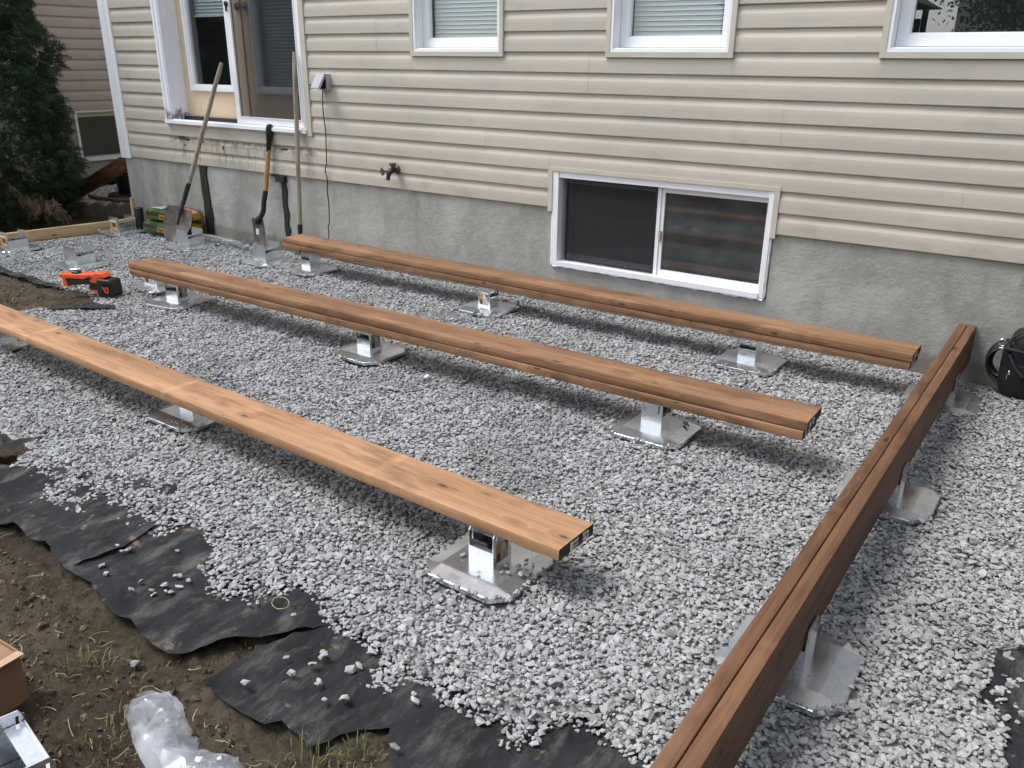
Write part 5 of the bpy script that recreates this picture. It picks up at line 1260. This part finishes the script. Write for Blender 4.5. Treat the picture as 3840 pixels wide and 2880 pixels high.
# ================================================================== CARDBOARD BOXES, POLYTHENE, BITS
def carton(label, x1, y1, w, d, h, rz):
    t = thing('cardboard_box', label, 'box', (x1, y1, -.045), (0, 0, rz))
    m = MB(); th = .004
    m.box(-th, 0, -d, 0, 0, h); m.box(-w, -w + th, -d, 0, 0, h); m.box(-w + th, -th, -th, 0, 0, h); m.box(-w + th, -th, -d, -d + th, 0, h); m.box(-w + th, -th, -d + th, -th, 0, th)
    m.box(-w + th, -th, -d + th, -th, h - .012, h - .009)
    m.build('carton_walls', 'cardboard', t, keep=False)
    def flap(vs):
        a = [Vector(v) for v in vs]; nrm = (a[1] - a[0]).cross(a[3] - a[0]).normalized() * .003; m = MB()
        m.add(a + [p + nrm for p in a], [(0, 1, 2, 3), (7, 6, 5, 4), (0, 4, 5, 1), (1, 5, 6, 2), (2, 6, 7, 3), (3, 7, 4, 0)]); m.build('carton_flap', 'card_in', t, keep=False)
    flap([(.001, -d, h), (.001, -.002, h), (.022, .002, h - .003), (.022, -d, h - .004)])
    return t
carton('open cardboard box cut by the left picture edge on the soil', -1.952, -3.842, .34, .40, .150, R(4))

def polythene(name, label, c, L, W, rz, seed):
    """two thin film layers crumpled into sharp irregular facets"""
    r = random.Random(seed); m = MB()
    for lay in (0, 1):
        out = []
        k = 34
        for i in range(k):
            a = 6.283 * i / k; rr_ = 1 + r.uniform(-.10, .10)
            x = math.copysign(abs(math.cos(a)) ** .7, math.cos(a)) * L / 2 * rr_; y = math.copysign(abs(math.sin(a)) ** .75, math.sin(a)) * W / 2 * rr_ * (1 - .22 * math.cos(a))
            out.append((x + .012 * lay, y - .006 * lay))
        pts = [Vector(p) for p in out]
        while len(pts) < k + 130:
            p = (r.uniform(-L / 2, L / 2), r.uniform(-W / 2, W / 2))
            if inside([p[0]], [p[1]], out)[0] and edge_dist(np.array([p[0]]), np.array([p[1]]), out)[0] > .006: pts.append(Vector(p))
        vo, eo, fo, *_ = delaunay_2d_cdt(pts, [], [list(range(k))], 1, 1e-6)
        X_ = np.array([v.x for v in vo]); Y_ = np.array([v.y for v in vo]); d = edge_dist(X_, Y_, out)
        b0 = len(m.v)
        for x, y, dd in zip(X_, Y_, d):
            e = min(1, dd / (W * .32)); fold = abs(noise.noise((x * 7 + seed, y * 10, lay * 5.)))
            z = .002 + .004 * lay + e ** .6 * ((.024 if lay else .004) + .034 * fold + r.uniform(-.005, .006))
            m.v.append((float(x) + r.uniform(-.003, .003), float(y) + r.uniform(-.003, .003), max(.001 + lay * .002, float(z))))
        for f in fo: m.f.append(tuple(b0 + q for q in f)); m.mi.append(0)
    return tag(m.build(name, 'polythene', smooth=True, sharp=32, loc=c, rot=(0, 0, rz)), label, 'plastic bag', 'crumpled clear plastic bags')
polythene('plastic_bag', 'long crumpled clear plastic bag on the soil in the foreground', (-1.555, -3.722, -.036), .34, .118, R(-17), 3)
polythene('plastic_bag', 'small crumpled clear plastic bag at the bottom picture edge', (-1.385, -3.735, -.04), .17, .12, R(25), 8)
m = MB(); k = 30; m.tube([(.028 * math.cos(6.283 * i / k), .021 * math.sin(6.283 * i / k), .001 * math.sin(i)) for i in range(k + 1)], .0013, 6)
tag(m.build('rubber_ring', 'straw', smooth=True, loc=(-1.686, -3.258, .012), rot=(R(8), R(4), 0)), 'thin pale rubber ring lying on the gravel edge', 'ring')
m = MB(); m.add([(-.012, -.009, 0), (.010, -.012, .002), (.015, .006, .001), (-.002, .013, .004), (-.014, .004, .001)], [(0, 1, 2, 3, 4)]); m.prism([(-.012, -.009), (.010, -.012), (.015, .006), (-.002, .013), (-.014, .004)], -.001, 0, 'z')
tag(m.build('paper_scrap', 'violet_pale', loc=(-2.54, -1.62, .016), rot=(R(15), R(-10), 0)) if 'violet_pale' in M else m.build('paper_scrap', 'paper', loc=(-2.54, -1.62, .016), rot=(R(15), R(-10), 0)), 'tiny pale paper scrap on the gravel between the boards', 'paper scrap')

# ================================================================== CEDARS
def spray_lib(n):
    out = []
    for i in range(n):
        V = []; F = []
        def twig(p, d, L, lvl):
            sd = Vector((-d.y, d.x, 0)); w_ = L * (.055 if lvl == 0 else .085)
            k = len(V); V.extend([p - sd * w_ * .6, p + sd * w_ * .6, p + d * L * .55 + sd * w_, p + d * L, p + d * L * .55 - sd * w_]); F.extend([(k, k + 1, k + 2), (k, k + 2, k + 4), (k + 4, k + 2, k + 3)])
            if lvl < 1:
                for j in range(7):
                    tt = .14 + .12 * j; s = 1 if j % 2 else -1
                    a = s * R(random.uniform(28, 52)); dd = Vector((d.x * math.cos(a) - d.y * math.sin(a), d.x * math.sin(a) + d.y * math.cos(a), random.uniform(-.15, .15)))
                    twig(p + d * L * tt, dd, L * (.62 - .06 * j) * random.uniform(.8, 1.1), lvl + 1)
        twig(Vector((0, 0, 0)), Vector((1, 0, 0)), 1.0, 0)
        out.append((np.array([tuple(v) for v in V]), np.array(F)))
    return out
SPR = spray_lib(6)
def scatter_sprays(P, Dr, S, seed):
    """P positions, Dr main directions, S sizes -> one vertex/face array"""
    r = np.random.default_rng(seed); Vs = []; Fs = []; base = 0
    which = r.integers(0, len(SPR), len(P))
    for k in range(len(SPR)):
        idx = np.where(which == k)[0]
        if not len(idx): continue
        V0, F0 = SPR[k]; d = Dr[idx]; d = d / np.linalg.norm(d, axis=1, keepdims=True)
        rv = r.normal(0, 1, (len(idx), 3)); rv[:, 2] *= .45
        u = np.cross(d, rv); u /= np.linalg.norm(u, axis=1, keepdims=True); w_ = np.cross(d, u)
        A = P[idx][:, None, :] + S[idx][:, None, None] * (V0[None, :, 0:1] * d[:, None, :] + V0[None, :, 1:2] * u[:, None, :] + (V0[None, :, 2:3] - .22 * V0[None, :, 0:1] ** 2) * w_[:, None, :])
        A[:, :, 2] -= S[idx][:, None] * .25 * (V0[None, :, 0] ** 2)
        nv = len(V0); Vs.append(A.reshape(-1, 3)); Fs.append((F0[None] + (np.arange(len(idx)) * nv)[:, None, None]).reshape(-1, 3) + base); base += nv * len(idx)
    return np.concatenate(Vs), np.concatenate(Fs)
def cedar(label, x, y, rad, H, n, seed):
    r = np.random.default_rng(seed)
    t = thing('cedar_tree', label, 'tree', (x, y, -.05), group='cedars at the left')
    z = r.random(n) ** 1.15 * H; a = r.uniform(0, 6.283, n)
    prof = rad * np.clip((1 - (z / H) ** 2.2) * 1.0, .05, 1) * np.clip(.80 + z * .45, 0, 1)
    lump = 1 + .16 * np.sin(a * 5 + z * 3.3 + seed) + .12 * np.sin(a * 9 - z * 6.0) + .10 * np.sin(z * 11 + a * 3)
    d = (1 - np.abs(r.normal(0, .13, n))) * (1 + (lump - 1) * .55)
    P = np.stack([np.cos(a) * prof * d, np.sin(a) * prof * d, z + .03], 1)
    Dr = np.stack([np.cos(a), np.sin(a), r.uniform(-.2, 1.0, n)], 1) + r.normal(0, .4, (n, 3))
    V, F = scatter_sprays(P + np.array([x, y, -.05]), Dr, r.uniform(.05, .11, n), seed)
    mesh_np('crown', V, F, 'cedar', t)
    m = MB(); m.tube([(x, y, -.06), (x + .02, y, 1.2), (x, y + .02, H * .8)], [.07, .05, .02], 10)
    for k in range(40):
        zz = random.uniform(.1, H * .8); aa = random.uniform(0, 6.28); rr_ = rad * .75 * (1 - (zz / H) ** 2)
        m.tube([(x, y, zz), (x + math.cos(aa) * rr_ * .5, y + math.sin(aa) * rr_ * .5, zz + .08), (x + math.cos(aa) * rr_, y + math.sin(aa) * rr_, zz + .22)], [.012, .008, .003], 5)
    m.build('trunk', 'bark', t, True)
    return t
cedar('tall dark green cedar beside the neighbouring house', -8.92, -.80, .90, 4.1, 30000, 3)
cedar('dark green cedar at the left picture edge behind the pale board', -9.15, -2.4, .80, 3.7, 12000, 5)
# dead brown branch low on the cedar
r = np.random.default_rng(9); n = 130; tt = r.random(n)
P = np.stack([-8.30 + .36 * tt, -.92 + .42 * tt, .40 - .30 * tt + .02 * np.sin(tt * 9)], 1) + r.normal(0, .03, (n, 3))
V, F = scatter_sprays(P, np.stack([.3 + r.normal(0, .4, n), r.normal(0, .4, n), -.9 + r.normal(0, .3, n)], 1), r.uniform(.05, .12, n), 4)
tag(mesh_np('dead_branch', V, F, 'cedar_dead'), 'dead brown cedar branch drooping over the pale board', 'branch')

# ================================================================== WHAT THE WINDOWS REFLECT (behind the camera)
bh = thing('rear_house', 'cream sided house across the yard, mirrored in the wide window', 'house', (-1, -15.6, 0))
m = MB(); vs = []; fs = []
for k in range(46):
    z0 = .3 + k * CH; b0 = len(vs)
    for (z, o_) in PROF: vs += [(-3.25, -15.6 + o_ * 1.6, z0 + z), (8, -15.6 + o_ * 1.6, z0 + z)]
    fs += [(b0 + 2 * i, b0 + 2 * i + 1, b0 + 2 * i + 3, b0 + 2 * i + 2) for i in range(len(PROF) - 1)]
m.add(vs, fs); m.build('siding', 'siding_far', bh)
m = MB(); m.box(-3.25, 8, -20, -15.61, -.1, 5.5); m.build('wall', 'siding_far', bh)
m = MB(); m.prism([(-20.3, 5.45), (-15.2, 5.45), (-17.8, 7.4)], -3.5, 8.3, 'x'); m.build('roof', 'bark', bh)
gz = thing('gazebo', 'dark roofed gazebo across the yard, mirrored in the wide window', 'gazebo', (-4.6, -11.5, 0))
m = MB(); m.add([(-6.1, -12.9, 2.35), (-3.05, -12.9, 2.35), (-3.05, -10.0, 2.35), (-6.1, -10.0, 2.35), (-4.6, -11.5, 3.3)], [(0, 1, 4), (1, 2, 4), (2, 3, 4), (3, 0, 4), (3, 2, 1, 0)]); m.build('roof', 'dark_metal', gz)
for x in (-6.0, -3.35):
    for y in (-12.8, -10.15): m = MB(); m.box(x, x + .09, y, y + .09, -.1, 2.34); m.build('post', 'dark_metal', gz)
m = MB(); m.box(-5.88, -3.36, -12.75, -12.72, -.1, 2.2); m.build('curtain', 'black_rubber', gz)
def leafy_tree(label, x, y, H, rad, n, seed):
    r = np.random.default_rng(seed); t = thing('leafy_tree', label, 'tree', (x, y, -.05), group='trees across the yard')
    nc = 60; cc = r.normal(0, 1, (nc, 3)); cc /= np.linalg.norm(cc, axis=1, keepdims=True); cc *= (r.random((nc, 1)) ** .4) * rad; cc[:, 2] *= .9
    k = r.integers(0, nc, n); P = cc[k] + r.normal(0, rad * .17, (n, 3)) + np.array([x, y, H - rad])
    u = r.normal(0, 1, (n, 3)); u /= np.linalg.norm(u, axis=1, keepdims=True); w_ = np.cross(u, r.normal(0, 1, (n, 3))); w_ /= np.linalg.norm(w_, axis=1, keepdims=True)
    s = r.uniform(.025, .05, (n, 1)); V = np.stack([P - u * s, P + w_ * s * .55, P + u * s, P - w_ * s * .55], 1).reshape(-1, 3)
    mesh_np('crown', V, np.arange(4 * n).reshape(-1, 4), 'leaf', t)
    m = MB(); m.tube([(x, y, -.06), (x + .05, y, H * .4), (x, y, H * .75)], [.13, .09, .03], 10)
    for j in range(14):
        zz = random.uniform(H * .3, H * .7); aa = random.uniform(0, 6.28); m.tube([(x, y, zz), (x + math.cos(aa) * rad * .6, y + math.sin(aa) * rad * .6, zz + rad * .5)], [.04, .012], 6)
    m.build('trunk', 'bark', t, True)
leafy_tree('leafy green tree across the yard, mirrored in the wide window', -1.25, -10.2, 4.4, 1.35, 20000, 2)
leafy_tree('second leafy tree farther right across the yard', 1.7, -11.2, 5.2, 1.9, 9000, 6)
# orange sack and pale sacks on the ground behind the camera, mirrored in the basement glass
M['orange_sack'] = simple('orange_fabric', (.62, .09, .03), .6, .25, 14)
m = MB(); m.superell((0, 0, 0), (.20, .15, .13), 2.3, 30, 18, fn=lambda v: v * (1 + .22 * noise.noise(v * 9))); tag(m.build('orange_sack', 'orange_sack', smooth=True, loc=(-3.72, -4.55, .07)), 'orange sack mirrored at the top of the basement window', 'sack')
m = MB(); m.superell((0, 0, 0), (.22, .2, .15), 2.3, 30, 18, fn=lambda v: v * (1 + .25 * noise.noise(v * 8))); tag(m.build('white_sack', 'paper', smooth=True, loc=(-2.98, -4.75, .08)), 'white sack mirrored in the right corner of the basement window', 'sack')

# unseen wooden fence, added to keep sky light off right-facing sides
fe = thing('shade_fence', 'unseen dark wooden fence added at the right to block sky light', 'fence', (1.7, -3, 0))
for k in range(62):
    m = MB(); y0 = -.15 - k * .145; m.box(1.70, 1.722, y0 - .138, y0, -.06, 1.98 + random.uniform(-.006, .006)); m.build('shade_picket', 'bark', fe)
for z in (.3, 1.6): m = MB(); m.box(1.7225, 1.76, -9.2, -.15, z, z + .09); m.build('shade_rail', 'bark', fe)
for k in range(5): m = MB(); y0 = -.2 - k * 2.2; m.box(1.761, 1.85, y0 - .09, y0, -.1, 2.0); m.build('fence_post', 'bark', fe)
